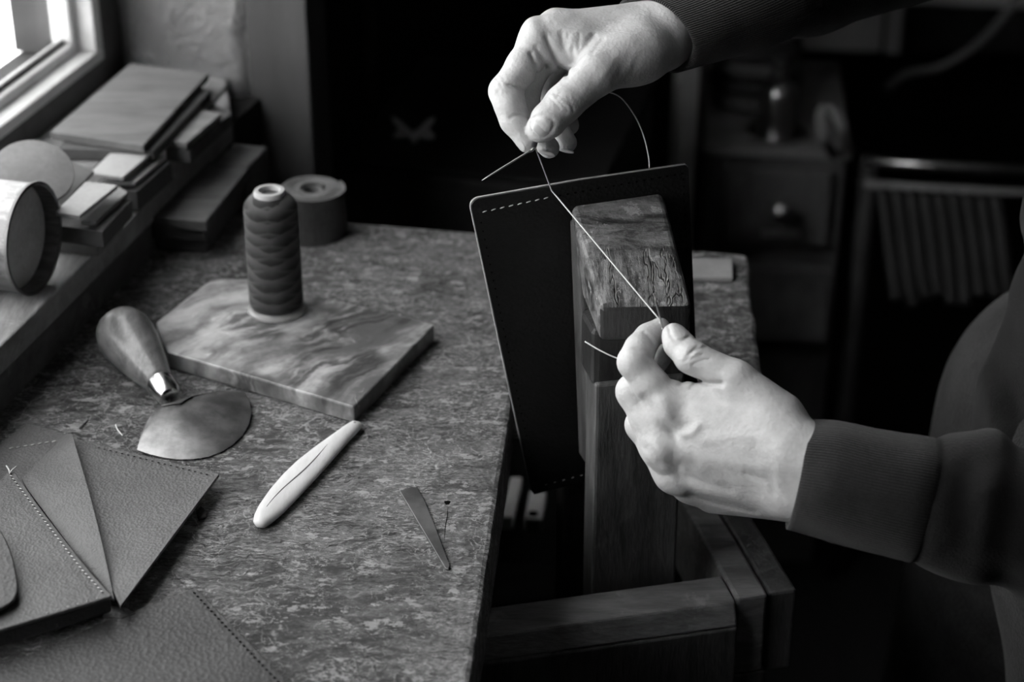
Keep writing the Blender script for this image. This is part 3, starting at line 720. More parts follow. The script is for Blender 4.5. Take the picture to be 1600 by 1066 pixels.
# relief of the skin: (points in the picture, width mm, depth mm, far limit mm)
GL = [([(1044,508),(1048,524),(1055,533),(1066,533),(1076,526)], .8, .45, -2), ([(1064,680),(1080,677),(1090,665)], 2.2, -.9, 6), ([(1100,690),(1140,682),(1190,684)], 3.0, -.35, 8), ([(1120,640),(1160,650),(1205,672)], 3.5, -.4, 8),
      ([(1060,710),(1110,722),(1190,730)], 2.6, -.35, 14), ([(1052,752),(1100,767),(1150,777)], 2.6, -.30, 34), ([(1064,743),(1100,757),(1140,764)], 2.4, .28, 30), ([(1075,773),(1120,787),(1180,800)], 1.6, .4, 40),
      ([(1036,628),(1042,642)], 5.0, -1.0, 2), ([(1024,698),(1030,708)], 5.0, -1.2, 6), ([(1038,738),(1044,748)], 4.5, -.9, 16), ([(1058,764),(1066,770)], 4, -.7, 30),
      ([(1062,645),(1070,660)], 6, .9, 4), ([(1056,716),(1080,722)], 4.5, .8, 10), ([(1080,742),(1104,748)], 4, .25, 26),
      ([(1008,622),(1032,656),(1056,680)], 2.6, .8, 8), ([(1012,700),(1034,722),(1060,730)], 2.4, .6, 22),
      ([(1038,572),(1058,583),(1084,594),(1106,599),(1128,600)], 1.3, .9, 4), ([(1048,590),(1058,583)], 1.0, .5, 4), ([(1064,600),(1072,590)], 1.0, .5, 4), ([(1080,606),(1088,596)], 1.0, .4, 4),
      ([(1074,557),(1085,547),(1102,544)], .9, .40, 0), ([(1071,563),(1084,560),(1096,555)], .9, .35, 0), ([(1082,570),(1094,564),(1108,562)], .9, .3, 0), ([(1078,552),(1090,541)], .8, .3, 0),
      ([(1006,520),(1016,528),(1021,540)], .9, .45, 12), ([(992,545),(1008,549),(1020,560)], 1.0, .45, 4), ([(975,556),(978,576)], .8, .3, 2), ([(971,562),(973,574)], .8, .25, 2),
      ([(1180,700),(1205,730),(1210,770)], 2.0, .2, 14), ([(1165,740),(1200,752),(1222,780)], 1.6, .25, 20)]
VL, QL = build_hand(DL, [indexL, middleL, ringL, pinkyL, thumbL], palmL, GL, HV)
# --- right hand, high, pulling the needle
DR = 1.085
indexR = [(845,62,6,11.5), (817,103,0,9.2), (790,143,-8,9.0), (797,166,-10,8.2), (804,188,-10,7.8), (824,223,-11,5.8)]
middleR = [(870,50,18,11.5), (848,88,12,8.8), (820,138,14,8.6), (826,196,10,7.6), (858,231,2,6.0)]
ringR = [(894,48,38,11), (868,92,37,9), (844,136,36,8.5), (864,192,30,7.4), (886,223,20,5.8)]
pinkyR = [(914,56,54,10), (890,95,54,8), (872,126,54,7.4), (880,165,48,6.6), (890,196,42,5.6)]
thumbR = [(1000,80,6,16.0), (932,114,-10,12.4), (880,163,-18,10.2), (856,189,-20,9.4), (845,201,-19,7.9)]
palmR = [((1030,60,20,14.5),(845,62,6,11)), ((1035,42,30,15.5),(870,50,18,11)), ((1040,36,45,15),(894,48,38,10.5)), ((1045,40,55,13),(914,56,54,9.5)),
         ((940,92,-2,9.5),(884,84,6,8.5)), ((900,70,6,10),(870,60,10,10)), ((1000,75,40,15),(905,78,36,11)), ((1000,85,10,14.5),(950,90,6,12)),
         ((1032,72,18,13.5),(985,90,6,14.5)), ((1045,53,28,17),(1130,24,40,19)), ((1045,40,46,16.5),(1130,12,58,19))]
GR = [([(800,156),(801,164)], 5, -.5, -4), ([(812,200),(816,208)], 4, -.4, -6), ([(812,108),(806,118)], 5, -.4, 0), ([(830,188),(831,199),(838,210),(848,214),(860,207),(866,196),(863,187),(850,180),(838,182),(830,188)], .8, .5, -20), ([(829,84),(837,103),(838,120)], 1.2, 1.1, 6), ([(837,74),(847,88),(852,104)], 1.1, .5, 12), ([(853,58),(862,79),(871,99),(886,117)], 1.3, 1.0, 12), ([(877,52),(881,73),(892,97)], 1.7, .6, 8),
      ([(894,76),(897,101)], 1.2, .6, 6), ([(927,56),(915,74),(902,94)], 1.9, .5, 6), ([(888,54),(886,72)], 1.0, .3, 8), ([(905,54),(904,76)], 1.0, .3, 8), ([(942,62),(925,84)], 1.2, .25, 6),
      ([(828,32),(836,44)], 5, -.7, 8), ([(866,20),(876,30)], 5, -.7, 20), ([(846,36),(858,52)], 4, .5, 16),
      ([(794,133),(808,136),(822,142)], .9, .75, -6), ([(798,183),(812,180),(826,182)], .85, .6, -8), ([(776,122),(784,136)], .8, .35, -6), ([(772,130),(779,144)], .8, .3, -6), ([(782,118),(790,130)], .8, .25, -4),
      ([(860,153),(876,170)], .8, .40, -18), ([(868,152),(886,171)], .8, .35, -18), ([(872,149),(890,160),(896,172)], .8, .40, -18), ([(866,146),(886,151),(900,166)], .8, .35, -16), ([(876,144),(896,152),(905,164)], .8, .25, -14),
      ([(985,80),(974,104),(958,128)], 1.8, .14, 0), ([(1000,86),(990,110),(978,124)], 1.8, .13, 0), ([(965,84),(950,108),(935,126)], 1.6, -.25, -4),
      ([(985,58),(930,52),(880,48)], 3.0, -.5, 14), ([(1010,20),(950,14),(890,20)], 3, -.5, 30)]
VR, QR = build_hand(DR, [indexR, middleR, ringR, pinkyR, thumbR], palmR, GR, HV)
def toward(p): return (Vector((0, 0, Z0+CAMH))-p).normalized()
NV, NQ, base_n = [], [], 0
def add_nail(center, nrm, along, L, W, curve):
    v, q = nail(center, nrm, along, L, W, curve); NV.append(v); NQ.append(q)
c0 = at(850, 195, DR-.0195); nn = (toward(c0)+Vector((-.02, 0, .06))).normalized(); add_nail(c0+nn*.0090, nn, at(835, 209, DR-.0195)-at(872, 172, DR-.0195), .0064, .0057, .0019)
c0 = at(1057, 530, DL-.0025); lat = (at(1064, 520, DL-.0025)-c0).normalized(); nn = (toward(c0)*.80+lat*.60).normalized(); add_nail(c0+nn*.0072, nn, at(1052, 520, DL-.002)-at(1064, 542, DL-.003), .0056, .0048, .0017)
c = at(853, 243, DR-.0005); add_nail(c, Vector((-.25, -.35, -.85)), at(866, 247, DR)-at(835, 237, DR+.002), .0052, .0042, .0016)
c = at(884, 239, DR+.019); add_nail(c, Vector((-.2, -.3, -.9)), at(893, 241, DR+.02)-at(874, 236, DR+.02), .0045, .0038, .0014)
c = at(809, 226, DR-.012); add_nail(c, Vector((-.85, -.25, -.45)), at(817, 239, DR-.012)-at(798, 210, DR-.011), .0052, .0042, .0016)
# trunk, neck and arms under the clothes: plain, closed
def wp(x, y, z): return Vector((x, y, Z0+z))
SHL, SHR, ELL, ELR = wp(.45, .89, .47), wp(.47, 1.23, .47), wp(.325, .875, .01), wp(.305, 1.245, .255)
tf = Field((.15, .72, .55), (.68, 1.40, 1.50), .012)
T = smin(tf.cone(wp(.44, 1.06, -.12), wp(.46, 1.06, .42), .085, .10), tf.cone(SHL, SHR, .05, .05), .05)
T = smin(T, tf.cone(wp(.45, 1.06, .45), wp(.44, 1.06, .62), .05, .045), .03)
for (a, b) in ((SHL, ELL), (SHR, ELR)): T = smin(T, tf.cone(a, b, .038, .030), .03)
T = smin(T, tf.cone(ELL, at(1330, 765, DL-.030), .028, .0235), .02); T = smin(T, tf.cone(ELR, at(1130, 15, DR+.05), .028, .0235), .02)
VT, QT = nets(T, tf.lo, .012)
Vs, Qs, k, mi = [], [], 0, []
for (v, q, m_) in [(VL, QL, 0), (VR, QR, 0), (VT, QT, 0)] + [(v, q, 1) for v, q in zip(NV, NQ)]:
    Vs.append(v); Qs.append(q+k); k += len(v); mi += [m_]*len(q)
me = np_mesh('body', np.concatenate(Vs), np.concatenate(Qs), M['skin']); me.materials.append(M['nail'])
me.polygons.foreach_set('material_index', np.array(mi, np.int32)); me.update()
setp(link('body', me, None, person), 'pale bare hands')
# --- sweater
sf = Field((.12, .74, .60), (.70, 1.44, 1.50), .0045)
sleeveL = [(at(1452, 786, 1.01), .0336), (at(1530, 796, 1.018), .0372), (at(1620, 806, 1.03), .0402), (ELL, .046), (ELL.lerp(SHL, .5), .055), (SHL, .07)]
sleeveR = [(at(1170, -12, 1.15), .0300), (at(1260, -40, 1.18), .0360), (ELR, .046), (ELR.lerp(SHR, .5), .056), (SHR, .07)]
S = smin(sf.cone(wp(.435, 1.06, -.05), wp(.46, 1.06, .40), .135, .125), sf.cone(SHL, SHR, .07, .07), .06)
for sl_ in (sleeveL, sleeveR):
    for i in range(len(sl_)-1): S = smin(S, sf.cone(sl_[i][0], sl_[i+1][0], sl_[i][1], sl_[i+1][1]), .012 if i < 3 else .03)
# drape folds
folds = [([(1452,680),(1420,730),(1404,790),(1412,872)], .006, .0035, 1.06), ([(1600,688),(1552,712),(1522,748),(1512,800)], .007, .0040, 1.06), ([(1604,700),(1590,760),(1572,830),(1560,890)], .008, .0045, 1.06),
         ([(1575,700),(1540,730),(1528,770)], .007, -.0035, 1.06), ([(1480,700),(1462,760),(1468,850)], .012, -.0035, 1.06), ([(1470,868),(1520,872),(1590,905)], .006, .0030, 1.07), ([(1545,760),(1535,820),(1545,880)], .008, -.003, 1.06),
         ([(1562,395),(1545,450),(1552,540),(1580,620),(1606,668)], .012, .009, 1.35), ([(1600,395),(1582,480),(1590,560),(1606,600)], .012, .009, 1.35), ([(1575,420),(1565,520),(1590,600)], .012, -.007, 1.35), ([(1535,500),(1542,600),(1560,680)], .010, -.006, 1.35)]
for (pts, w, dp, far) in folds: sf.crease(S, pts, w, dp, far)
VW, QW = nets(S, sf.lo, .0045); VW = relax(VW, QW, 3)
sweater = link('sweater', np_mesh('sweater', VW, QW, M['sweater']), None, person)
def cuff(pts, rads, depth_f, n=72):
    """knitted cuff: a turned-in tube along pts with rib coordinates"""
    P = crom(pts, 6); m = len(P); R = np.interp(np.linspace(0, len(rads)-1, m), range(len(rads)), rads)
    vs, fs, rib = [], [], []
    ax = (P[-1]-P[0]).normalized(); up = (Vector((0, 0, 1))-ax*ax.z).normalized(); sd = ax.cross(up)
    rows = [(P[i], R[i]) for i in range(m)]
    rows = [(P[0]+ax*.010, R[0]-.0042), (P[0]+ax*.002, R[0]-.0036), (P[0]-ax*.0005, R[0]-.0016)] + rows
    for (p, r) in rows:
        for j in range(n):
            q = 2*math.pi*j/n
            rr = r*(1+.006*math.sin(q*5+p.x*80)+.008*math.sin(q*2+p.x*120))
            vs.append(p + up*(rr*math.cos(q)) + sd*(rr*depth_f*math.sin(q))); rib.append(j/n)
    for i in range(len(rows)-1):
        for j in range(n): fs.append((i*n+j, i*n+(j+1)%n, (i+1)*n+(j+1)%n, (i+1)*n+j))
    o = mesh('cuff', vs, fs, M['cuff'], sweater, True)
    at_ = o.data.attributes.new('rib', 'FLOAT', 'POINT')
    tri = [abs(2*(r % 1)-1) for r in rib]; at_.data.foreach_set('value', np.array(tri, np.float32))
    return o
cuff([at(1246, 741, DL-.019), at(1290, 748, DL-.026), at(1350, 763, 1.005), at(1415, 777, 1.004), at(1440, 782, 1.006), at(1470, 786, 1.01)], [.0305, .0318, .0322, .0338, .0340, .0300], .95)
cuff([at(1024, 53, DR+.028), at(1056, 42, DR+.032), at(1085, 31, DR+.039), at(1130, 12, DR+.050), at(1170, -10, 1.15), at(1200, -20, 1.16)], [.0224, .0232, .0245, .0268, .0300, .0290], 1.52)
# --- trousers
jf = Field((.22, .80, -.02), (.62, 1.34, .86), .010)
Jt = smin(jf.cone(wp(.425, 1.02, -.06), wp(.43, 1.12, -.06), .125, .11), jf.cone(wp(.415, .975, -.08), wp(.43, .97, -.42), .112, .075), .03)
Jt = smin(Jt, jf.cone(wp(.43, .97, -.42), wp(.44, .96, -.76), .072, .055), .03)
Jt = smin(Jt, jf.cone(wp(.41, 1.15, -.08), wp(.36, 1.17, -.42), .115, .082), .02); Jt = smin(Jt, jf.cone(wp(.36, 1.17, -.42), wp(.40, 1.16, -.76), .075, .055), .03)
jf.groove(Jt, [(1540,760,1.1),(1536,880,1.12),(1545,1000,1.15)], .012, .006); jf.groove(Jt, [(1560,800,1.05),(1590,900,1.06),(1570,1000,1.1)], .014, -.006)
VJ, QJ = nets(Jt, jf.lo, .010); VJ = relax(VJ, QJ, 2)
link('trousers', np_mesh('trousers', VJ, QJ, M['jeans']), None, person)
for (x, y) in ((.44, .955), (.395, 1.155)):
    prism('shoe', [wp(x+a, y+b, -.70) for (a, b) in ((.06,-.03),(.07,0),(.06,.03),(-.06,.045),(-.16,.04),(-.19,.015),(-.19,-.02),(-.15,-.045),(-.05,-.04))], .095, M['bg_dark'], person, .02)

# ------------------------------------------------------------------ thread and needles
hole_p = at(862, 298, 1.0990)
pinR = at(836, 229, DR-.013); pinL = at(1031, 500, DL+.006)
path = crom([cl(.0465, -.004, .150), at(1015, 266, 1.122), at(1008, 220, 1.13), at(990, 178, 1.12), at(958, 146, 1.105), at(900, 150, 1.09), at(850, 200, DR-.006), pinR], 8)[:-1]
path += [pinR.lerp(hole_p, k/6) for k in range(6)] + [hole_p.lerp(pinL, k/14) for k in range(14)]
path += crom([pinL, at(1034, 530, DL+.012), at(1000, 565, DL+.03), at(968, 561, DL+.035), at(940, 549, DL+.036), at(914, 534, DL+.040)], 8)
thr = tube('sewing_thread', path, .00042, M['linen'], None, 6)
setp(thr, 'thin pale thread running from the leather seam to both hands', 'thread')
def needle(a, b, label):
    e = empty('needle', b, label, 'needle', None)
    tube('shaft', [a.lerp(b, k/8) for k in range(9)], [.00055]*6+[.0005, .0004, .00012], M['needle'], e, 8)
    tube('eye', [a.lerp(b, -.02), a.lerp(b, .03), a.lerp(b, .08)], [.0004, .0008, .0006], M['needle'], e, 8)
needle(at(836, 231, DR-.0145), at(753, 282, DR-.02), 'steel sewing needle pointing down left from the upper hand')
needle(at(1036, 516, DL+.004), at(1023, 464, DL-.004), 'short steel needle tip rising from the lower pinched fingers')

# ------------------------------------------------------------------ things on the bench
# marble slab
slab_px = [(262,550),(553,636),(679,507),(642,497),(392,436),(332,434),(244,503)]
slab = prism('marble_slab', [on(x, y, .012) for x, y in slab_px], .0118, M['marble'], None, .0012)
setp(slab, 'grey veined marble slab with cut corners under the thread spool', 'marble slab')
# spool
sb = on(433, 485, .0122)
sp = empty('thread_spool', sb, 'tall spool of dark waxed thread standing on the marble slab', 'spool')
lathe('flange', sb, Vector((0,0,1)), [(.0195,0),(.0200,.0008),(.0196,.0022),(.0175,.003),(.0165,.005)], M['flange'], sp)
prof = []
nz = 110
for i in range(nz+1):
    z = .0042+.0805*i/nz; r = .0180 - .0004*(i/nz) + .00012*(i % 2)
    if i > nz-14: q = (i-(nz-14))/14; r -= .0062*q**2.2
    if i < 4: r -= .0012*(4-i)/4
    prof.append((r, z))
body = lathe('thread_winding', sb, Vector((0,0,1)), prof, M['thread'], sp, 64, True, False)
wat = body.data.attributes.new('wind', 'FLOAT_VECTOR', 'POINT'); buf = []
for v in body.data.vertices:
    q = v.co - sb; a = math.atan2(q.y, q.x)/(2*math.pi); buf += [abs(2*((a+.25) % 1)-1), q.z/.08, 0]
wat.data.foreach_set('vector', buf)
ring('core_tube', sb, Vector((0,0,1)), [(.0104,.004),(.0104,.0870),(.0098,.0880),(.0072,.0880),(.0066,.0870),(.0066,.004)], M['core'], sp)
# strap roll
rb = on(487, 384, 0); rb = Vector((rb.x, rb.y+.022, Z0))
ro = empty('strap_roll', rb, 'dark roll of leather strap behind the thread spool', 'strap roll')
sp_pts = []
vs, fs = [], []
nt, turns, r0_, r1_ = 220, 6, .009, .0235
for i in range(nt+1):
    q = 2*math.pi*turns*i/nt; r = r0_+(r1_-r0_)*i/nt; w = (r1_-r0_)/turns*.88
    for (rr, z) in ((r-w/2, 0), (r+w/2, 0), (r+w/2, .0365+.0006*math.sin(i*.2)), (r-w/2, .0365+.0006*math.sin(i*.2))):
        vs.append(rb + Vector((rr*math.cos(q+.6), rr*math.sin(q+.6), z)))
for i in range(nt):
    for j in range(4): fs.append((4*i+j, 4*i+(j+1) % 4, 4*i+4+(j+1) % 4, 4*i+4+j))
fs += [(0,1,2,3), (4*nt+3, 4*nt+2, 4*nt+1, 4*nt)]
so = mesh('strap_coil', vs, fs, M['roll'], ro); so.data.materials.append(M['rolltop'])
for p in so.data.polygons:
    if abs(p.normal.z) > .9: p.material_index = 1
ring('cardboard_core', rb, Vector((0,0,1)), [(.0082,0),(.0082,.035),(.0068,.035),(.0068,0)], M['rolltop'], ro, 32)
# half-moon knife
kn = empty('round_knife', on(300, 660, 0), 'half-moon leather knife with polished wooden handle lying beside the slab', 'knife')
fe0, bu = on(262, 616, .0125), on(186, 510, .021)
ax = (bu-fe0).normalized(); HL = (bu-fe0).length
lathe('handle', fe0, ax, [(r, h*HL) for r, h in ((.0070,.14),(.0083,.145),(.0090,.19),(.0108,.28),(.0130,.40),(.0155,.55),(.0174,.68),(.0186,.80),(.0184,.89),(.0168,.96),(.0135,1.01),(.0085,1.045),(.0035,1.055),(0,1.056))], M['handle'], kn, 48, True, False)
lathe('ferrule', fe0, ax, [(.0030,-.005),(.0062,-.004),(.0066,-.0035),(.0070,-.002),(.0082,.0),(.0088,.010),(.0088,.0122),(.0078,.0126)], M['ferrule'], kn)
blade_px = [(247,637),(236,648),(227,662),(220,680),(214,703),(234,710),(255,715),(278,718),(302,717.5),(325,714),(346,706),(364,695),(379,680),(389,663),(393,644),(390,628),(383,613),(365,611.5),(345,612),(322,615),(304,619),(292,625),(284,631)]
def blade_z(px, py):  # tilts from the ferrule down to the cutting edge
    e = math.hypot((px-262)/1.0, (py-622)*1.6); return .0125*max(0.0, 1-e/150.0)+.0012
bt = [on(x, y, blade_z(x, y)) for x, y in blade_px]
ctr = on(266, 632, .0108); mid_ = []
vs = [ctr+Vector((0,0,.0012))] + [ctr.lerp(p, .5)+Vector((0,0,.0011)) for p in bt] + [ctr.lerp(p, .92)+Vector((0,0,.0007)) for p in bt] + [p+Vector((0,0,.0000)) for p in bt]
n = len(bt); vs += [ctr-Vector((0,0,.0008))] + [ctr.lerp(p, .92)-Vector((0,0,.0008)) for p in bt]
fs = [(0, 1+i, 1+(i+1)%n) for i in range(n)]
for a in (1, 1+n): fs += [(a+i, a+(i+1)%n, a+n+(i+1)%n, a+n+i) for i in range(n)]
b0 = 1+3*n
fs += [(b0, b0+1+(i+1)%n, b0+1+i) for i in range(n)] + [(1+2*n+i, 1+2*n+(i+1)%n, b0+1+(i+1)%n, b0+1+i) for i in range(n)]
bl = mesh('blade', vs, fs, M['steel'], kn, True); sharp(bl.data, 25)
# bone folder
p0, p1 = on(404, 829, .0), on(560, 669, .0); L_ = (p1-p0); al = L_.normalized(); sdv = Vector((al.y, -al.x, 0))
prof = [(0,.0020),(.02,.0044),(.06,.0062),(.14,.0080),(.28,.0094),(.42,.0098),(.56,.0094),(.70,.0080),(.84,.0060),(.94,.0048),(.98,.0040),(1.0,.0018)]
vs, fs = [], []; n = 20
for (t, w) in prof:
    c = p0+L_*t - sdv*(.0035*math.sin(t*math.pi)); th = min(.0032, w*.75)
    for j in range(n):
        q = 2*math.pi*j/n; vs.append(c+sdv*(w*math.copysign(abs(math.cos(q))**.85, math.cos(q)))+Vector((0,0,.0034+th*math.sin(q))))
for i in range(len(prof)-1):
    for j in range(n): fs.append((i*n+j, i*n+(j+1)%n, (i+1)*n+(j+1)%n, (i+1)*n+j))
fs += [tuple(range(n)), tuple((len(prof)-1)*n+j for j in range(n))]
bf = empty('bone_folder', p0, 'smooth white bone folder lying on the bench', 'bone folder')
mesh('shaft', vs, fs, M['bone'], bf, True)
cpath = [p0+L_*t - sdv*(.0035*math.sin(t*math.pi) + .0015*math.sin(t*9)) + Vector((0,0,.0066)) for t in np.linspace(.12, .72, 16)]
tube('grain_crack', cpath, [.00010+.00035*math.sin(math.pi*i/15) for i in range(16)], M['bone_line'], bf, 5)
hc = p0+L_*.965+Vector((0,0,.0064)); lathe('cord_hole', hc, Vector((0,0,1)), [(.0009,-.001),(.0009,.0002),(0,.0001)], M['bone_line'], bf, 12)
# tapered wedge of steel
w0 = empty('steel_wedge', on(660, 820, 0), 'slim tapered dark steel wedge lying near the bench edge', 'wedge')
prism('wedge_blade', [on(x, y, .0014) for x, y in ((625,768),(634,763),(644,761),(652,761),(664,783),(684,832),(703,884),(701,889),(696,888),(664,834))], .0013, M['iron'], w0, .0003)
# small curl of thread
setp(tube('thread_scrap', crom([on(181,664,.0006), on(184,672,.0012), on(192,681,.0006)], 6), .0005, M['linen'], None, 6), 'tiny curved white thread scrap beside the knife blade', 'thread scrap')
setp(tube('thread_offcut', crom([on(137,656,.0006), on(129,664,.001), on(124,670,.0006)], 6), .0005, M['dthread'], None, 6), 'tiny dark thread offcut behind the leather panels', 'thread scrap')

# ------------------------------------------------------------------ leather pieces in the near left corner
UPV = Vector((0, 0, 1))
def sheet(name, px, thick, mat, parent=None, bevel=.0004):
    """px: (x, y, height) outline of the upper face"""
    return prism(name, [on(x, y, z) for x, y, z in px], thick, mat, parent, bevel)
# rear sheet under everything
d_ = empty('leather_offcut', on(60, 720, 0), 'pointed grey leather piece lying under the stitched pouch', 'leather piece')
dd = sheet('panel', [(40,661,.0024),(80,671,.0024),(121,683,.0024),(135,760,.0024),(0,800,.0024),(-50,735,.0024)], .0022, M['lea_mid2'], d_)
stitches([on(12,701,.0027), on(40,697,.0027), on(100,687,.0027)], .0042, UPV, dd, scale=.8)
# open square panel
c_ = empty('leather_square', on(230, 780, 0), 'square grained grey leather panel with pricked upper edge beside the pouch', 'leather panel')
nx_, ny_ = 18, 14
vs, fs = [], []
A_, B_, C_, D_ = (116,685), (342,741), (188,947), (146,858)
for top in (1, 0):
    for j in range(ny_+1):
        for i in range(nx_+1):
            s, t = i/nx_, j/ny_
            x = (A_[0]*(1-s)+B_[0]*s)*(1-t)+(D_[0]*(1-s)+C_[0]*s)*t; y = (A_[1]*(1-s)+B_[1]*s)*(1-t)+(D_[1]*(1-s)+C_[1]*s)*t
            z = .0075+.0030*s*s + .0008*math.sin(s*5+t*3) + .0015*t*s
            vs.append(on(x, y, z) - UPV*(0 if top else .0020))
m_ = (nx_+1)*(ny_+1)
for j in range(ny_):
    for i in range(nx_):
        a = j*(nx_+1)+i; fs += [(a, a+1, a+nx_+2, a+nx_+1), (m_+a, m_+a+nx_+1, m_+a+nx_+2, m_+a+1)]
rim = [i for i in range(nx_+1)] + [j*(nx_+1)+nx_ for j in range(1, ny_+1)] + [ny_*(nx_+1)+i for i in range(nx_-1, -1, -1)] + [j*(nx_+1) for j in range(ny_-1, 0, -1)]
for i in range(len(rim)): a, b = rim[i], rim[(i+1)%len(rim)]; fs.append((a, m_+a, m_+b, b))
pc = mesh('panel', vs, fs, M['lea_mid2'], c_, True); sharp(pc.data, 50)
hz = lambda s: .0075+.0030*s*s+.0008*math.sin(s*5+.15)
holes([on(150+180*s, 699+44.5*s, hz(.16+.8*s)+.0006) for s in np.linspace(0, 1, 10)], .0042, UPV, pc, .0006)
# pouch: body panel, raised inner fold and round-ended flap
a_ = empty('leather_pouch', on(80, 860, 0), 'folded dark leather pouch with a row of pale stitches', 'leather pouch')
sheet('lower_panel', [(60,800,.0048),(170,938,.0048),(150,950,.0048),(-60,1010,.0048),(-60,810,.0048)], .0022, M['lea_dark'], a_)
vs, fs = [], []
nb = 16
for k in range(nb+1):       # inner fold, a tongue rising to a free corner
    t = k/nb
    l_ = (104-72*min(1, t*2.6)+ (0 if t < .385 else (t-.385)/.615*136), 678+72*min(1, t*2.6)+(0 if t < .385 else (t-.385)/.615*182))
    r_ = (112+66*t+4*math.sin(t*math.pi), 678+258*t)
    for j in range(9):
        s = j/8; x, y = l_[0]*(1-s)+r_[0]*s, l_[1]*(1-s)+r_[1]*s
        z = .0085+.0040*s**.7*(1-.25*t)+.003*(1-t)*s
        vs.append(on(x, y, z)); 
nv = len(vs); vs += [v-UPV*.0016 for v in vs]
for k in range(nb):
    for j in range(8):
        a = k*9+j; fs += [(a, a+1, a+10, a+9), (nv+a, nv+a+9, nv+a+10, nv+a+1)]
rim = [j for j in range(9)]+[k*9+8 for k in range(1, nb+1)]+[nb*9+j for j in range(7, -1, -1)]+[k*9 for k in range(nb-1, 0, -1)]
for i in range(len(rim)): a, b = rim[i], rim[(i+1)%len(rim)]; fs.append((a, nv+a, nv+b, b))
tg = mesh('inner_fold', vs, fs, M['lea_mid'], a_, True); sharp(tg.data, 50)
fpA = sheet('front_panel', [(14,735,.0125),(24,738,.0125),(60,790,.0135),(100,842,.015),(140,892,.0165),(175,931,.018),(150,939,.018),(90,957,.018),(0,984,.018),(-60,1002,.018),(-60,796,.0125),(0,751,.0125)], .0022, M['lea_mid'], a_, .0006)
sheet('bottom_fold', [(174,932,.0155),(90,959,.0155),(-60,1003,.0155),(-60,990,.0155),(90,948,.0155),(165,925,.0155)], .0105, M['lea_dark'], a_, .002)
stitches([on(15,741,.0130), on(52,790,.0138), on(92,843,.0153), on(128,890,.0166), on(162,927,.0183)], .0042, UPV, fpA, scale=.62, tilt=.35)
holes([on(15,741,.0130), on(52,790,.0138), on(92,843,.0153), on(128,890,.0166), on(162,927,.0183)], .0021, UPV, fpA, .0004)
stitches([on(160,933,.0182), on(60,961,.0182)], .0052, UPV, fpA, scale=.4)
for q in ((14,728),(22,729)):
    tube('thread_tail', [on(15,741,.0132), on((15+q[0])/2, 735, .0138), on(q[0]-4+8*(q[0] > 16), q[1], .0135)], .00045, M['stitch'], a_, 6)
fl_px = [(-60,790),(0,826),(8,840),(15,855),(21,874),(25,893),(28,912),(27,925),(22,936),(13,944),(0,951),(-60,975)]
sheet('flap', [(x, y, .0225) for x, y in fl_px], .0024, M['lea_dark'], a_, .0008)
# big sheet at the bottom
f_ = empty('leather_sheet', on(230, 1010, 0), 'smooth dark leather sheet with pricked edge at the near bench corner', 'leather sheet')
ff = sheet('panel', [(306,918,.0034),(330,944,.0034),(380,994,.0034),(470,1086,.0034),(520,1200,.0034),(-80,1200,.0034),(-80,1072,.0034),(40,1026,.0034),(170,968,.0034),(240,943,.0034)], .0030, M['lea_dark'], f_)
holes([on(301,924,.0036), on(375,1003,.0036), on(452,1084,.0036)], .0040, UPV, ff, .0007)
setp(sheet('leather_scrap', [(306,798,.003),(314,790,.004),(322,798,.003),(321,808,.002),(310,811,.002)], .0016, M['lea_dark']), 'tiny dark leather scrap at the edge of the square panel', 'leather scrap')
setp(sheet('leather_tab', [(168,946,.005),(196,948,.0045),(212,958,.004),(190,966,.004),(160,962,.004)], .0016, M['lea_dark']), 'small dark leather tab between pouch and bottom sheet', 'leather scrap')

# ------------------------------------------------------------------ things on the window sill
def board(name, px, z, thick, mat, label, cat='board', group='boards and cards piled on the sill'):
    return setp(prism(name, [on(x, y, z) for x, y in px], thick, mat, None, .0006), label, cat, group)
board('wooden_board', [(78,206),(224,227),(326,114),(204,99)], .083, .006, M['board_e'], 'large flat wooden board, topmost on the sill pile by the niche')
board('wooden_board', [(87,232),(240,236),(330,140),(210,120)], .0765, .008, M['board_d'], 'dark board directly under the large top board')
board('wooden_strip', [(247,216),(291,224),(346,177),(297,168)], .070, .005, M['board_b'], 'rough narrow wooden strip poking out right of the large board')
board('wooden_strip', [(300,166),(324,169),(356,130),(328,124)], .068, .004, M['board_b'], 'small grey offcut in the niche corner beyond the rough strip')
board('wooden_strip', [(258,232),(296,236),(362,176),(330,160)], .0635, .010, M['crate'], 'dark plank lying below the rough wooden strip')
board('grey_card', [(87,228),(183,232),(146,262),(100,254)], .067, .004, M['board_b'], 'grey card wedged beneath the large board end')
board('pale_card', [(140,270),(192,277),(247,230),(183,228)], .074, .003, M['board_c'], 'pale rectangular card in the middle of the sill pile')
board('pale_card', [(160,284),(211,285),(260,243),(230,236)], .067, .003, M['board_c'], 'pale card peeking out under the middle card')
board('dark_board', [(140,296),(214,299),(268,252),(200,240)], .0625, .015, M['board_d'], 'dark block of boards under the middle cards')
board('dark_sheet', [(106,249),(147,267),(96,322),(40,306)], .084, .0025, M['board_d'], 'dark leather square sticking out behind the round disc')
board('pale_card', [(86,331),(124,337),(184,289),(134,283)], .089, .003, M['board_c'], 'brightest pale card just right of the tin')
board('pale_card', [(126,346),(150,346),(200,300),(186,291)], .079, .003, M['board_a'], 'bent pale card edge under the brightest card')
board('dark_board', [(84,352),(160,362),(206,312),(120,296)], .0745, .012, M['board_d'], 'dark bundle of sheets beneath the brightest card')
board('grey_card', [(80,358),(150,366),(190,326),(120,310)], .062, .0165, M['board_b'], 'grey stack of card at the bottom beside the tin')
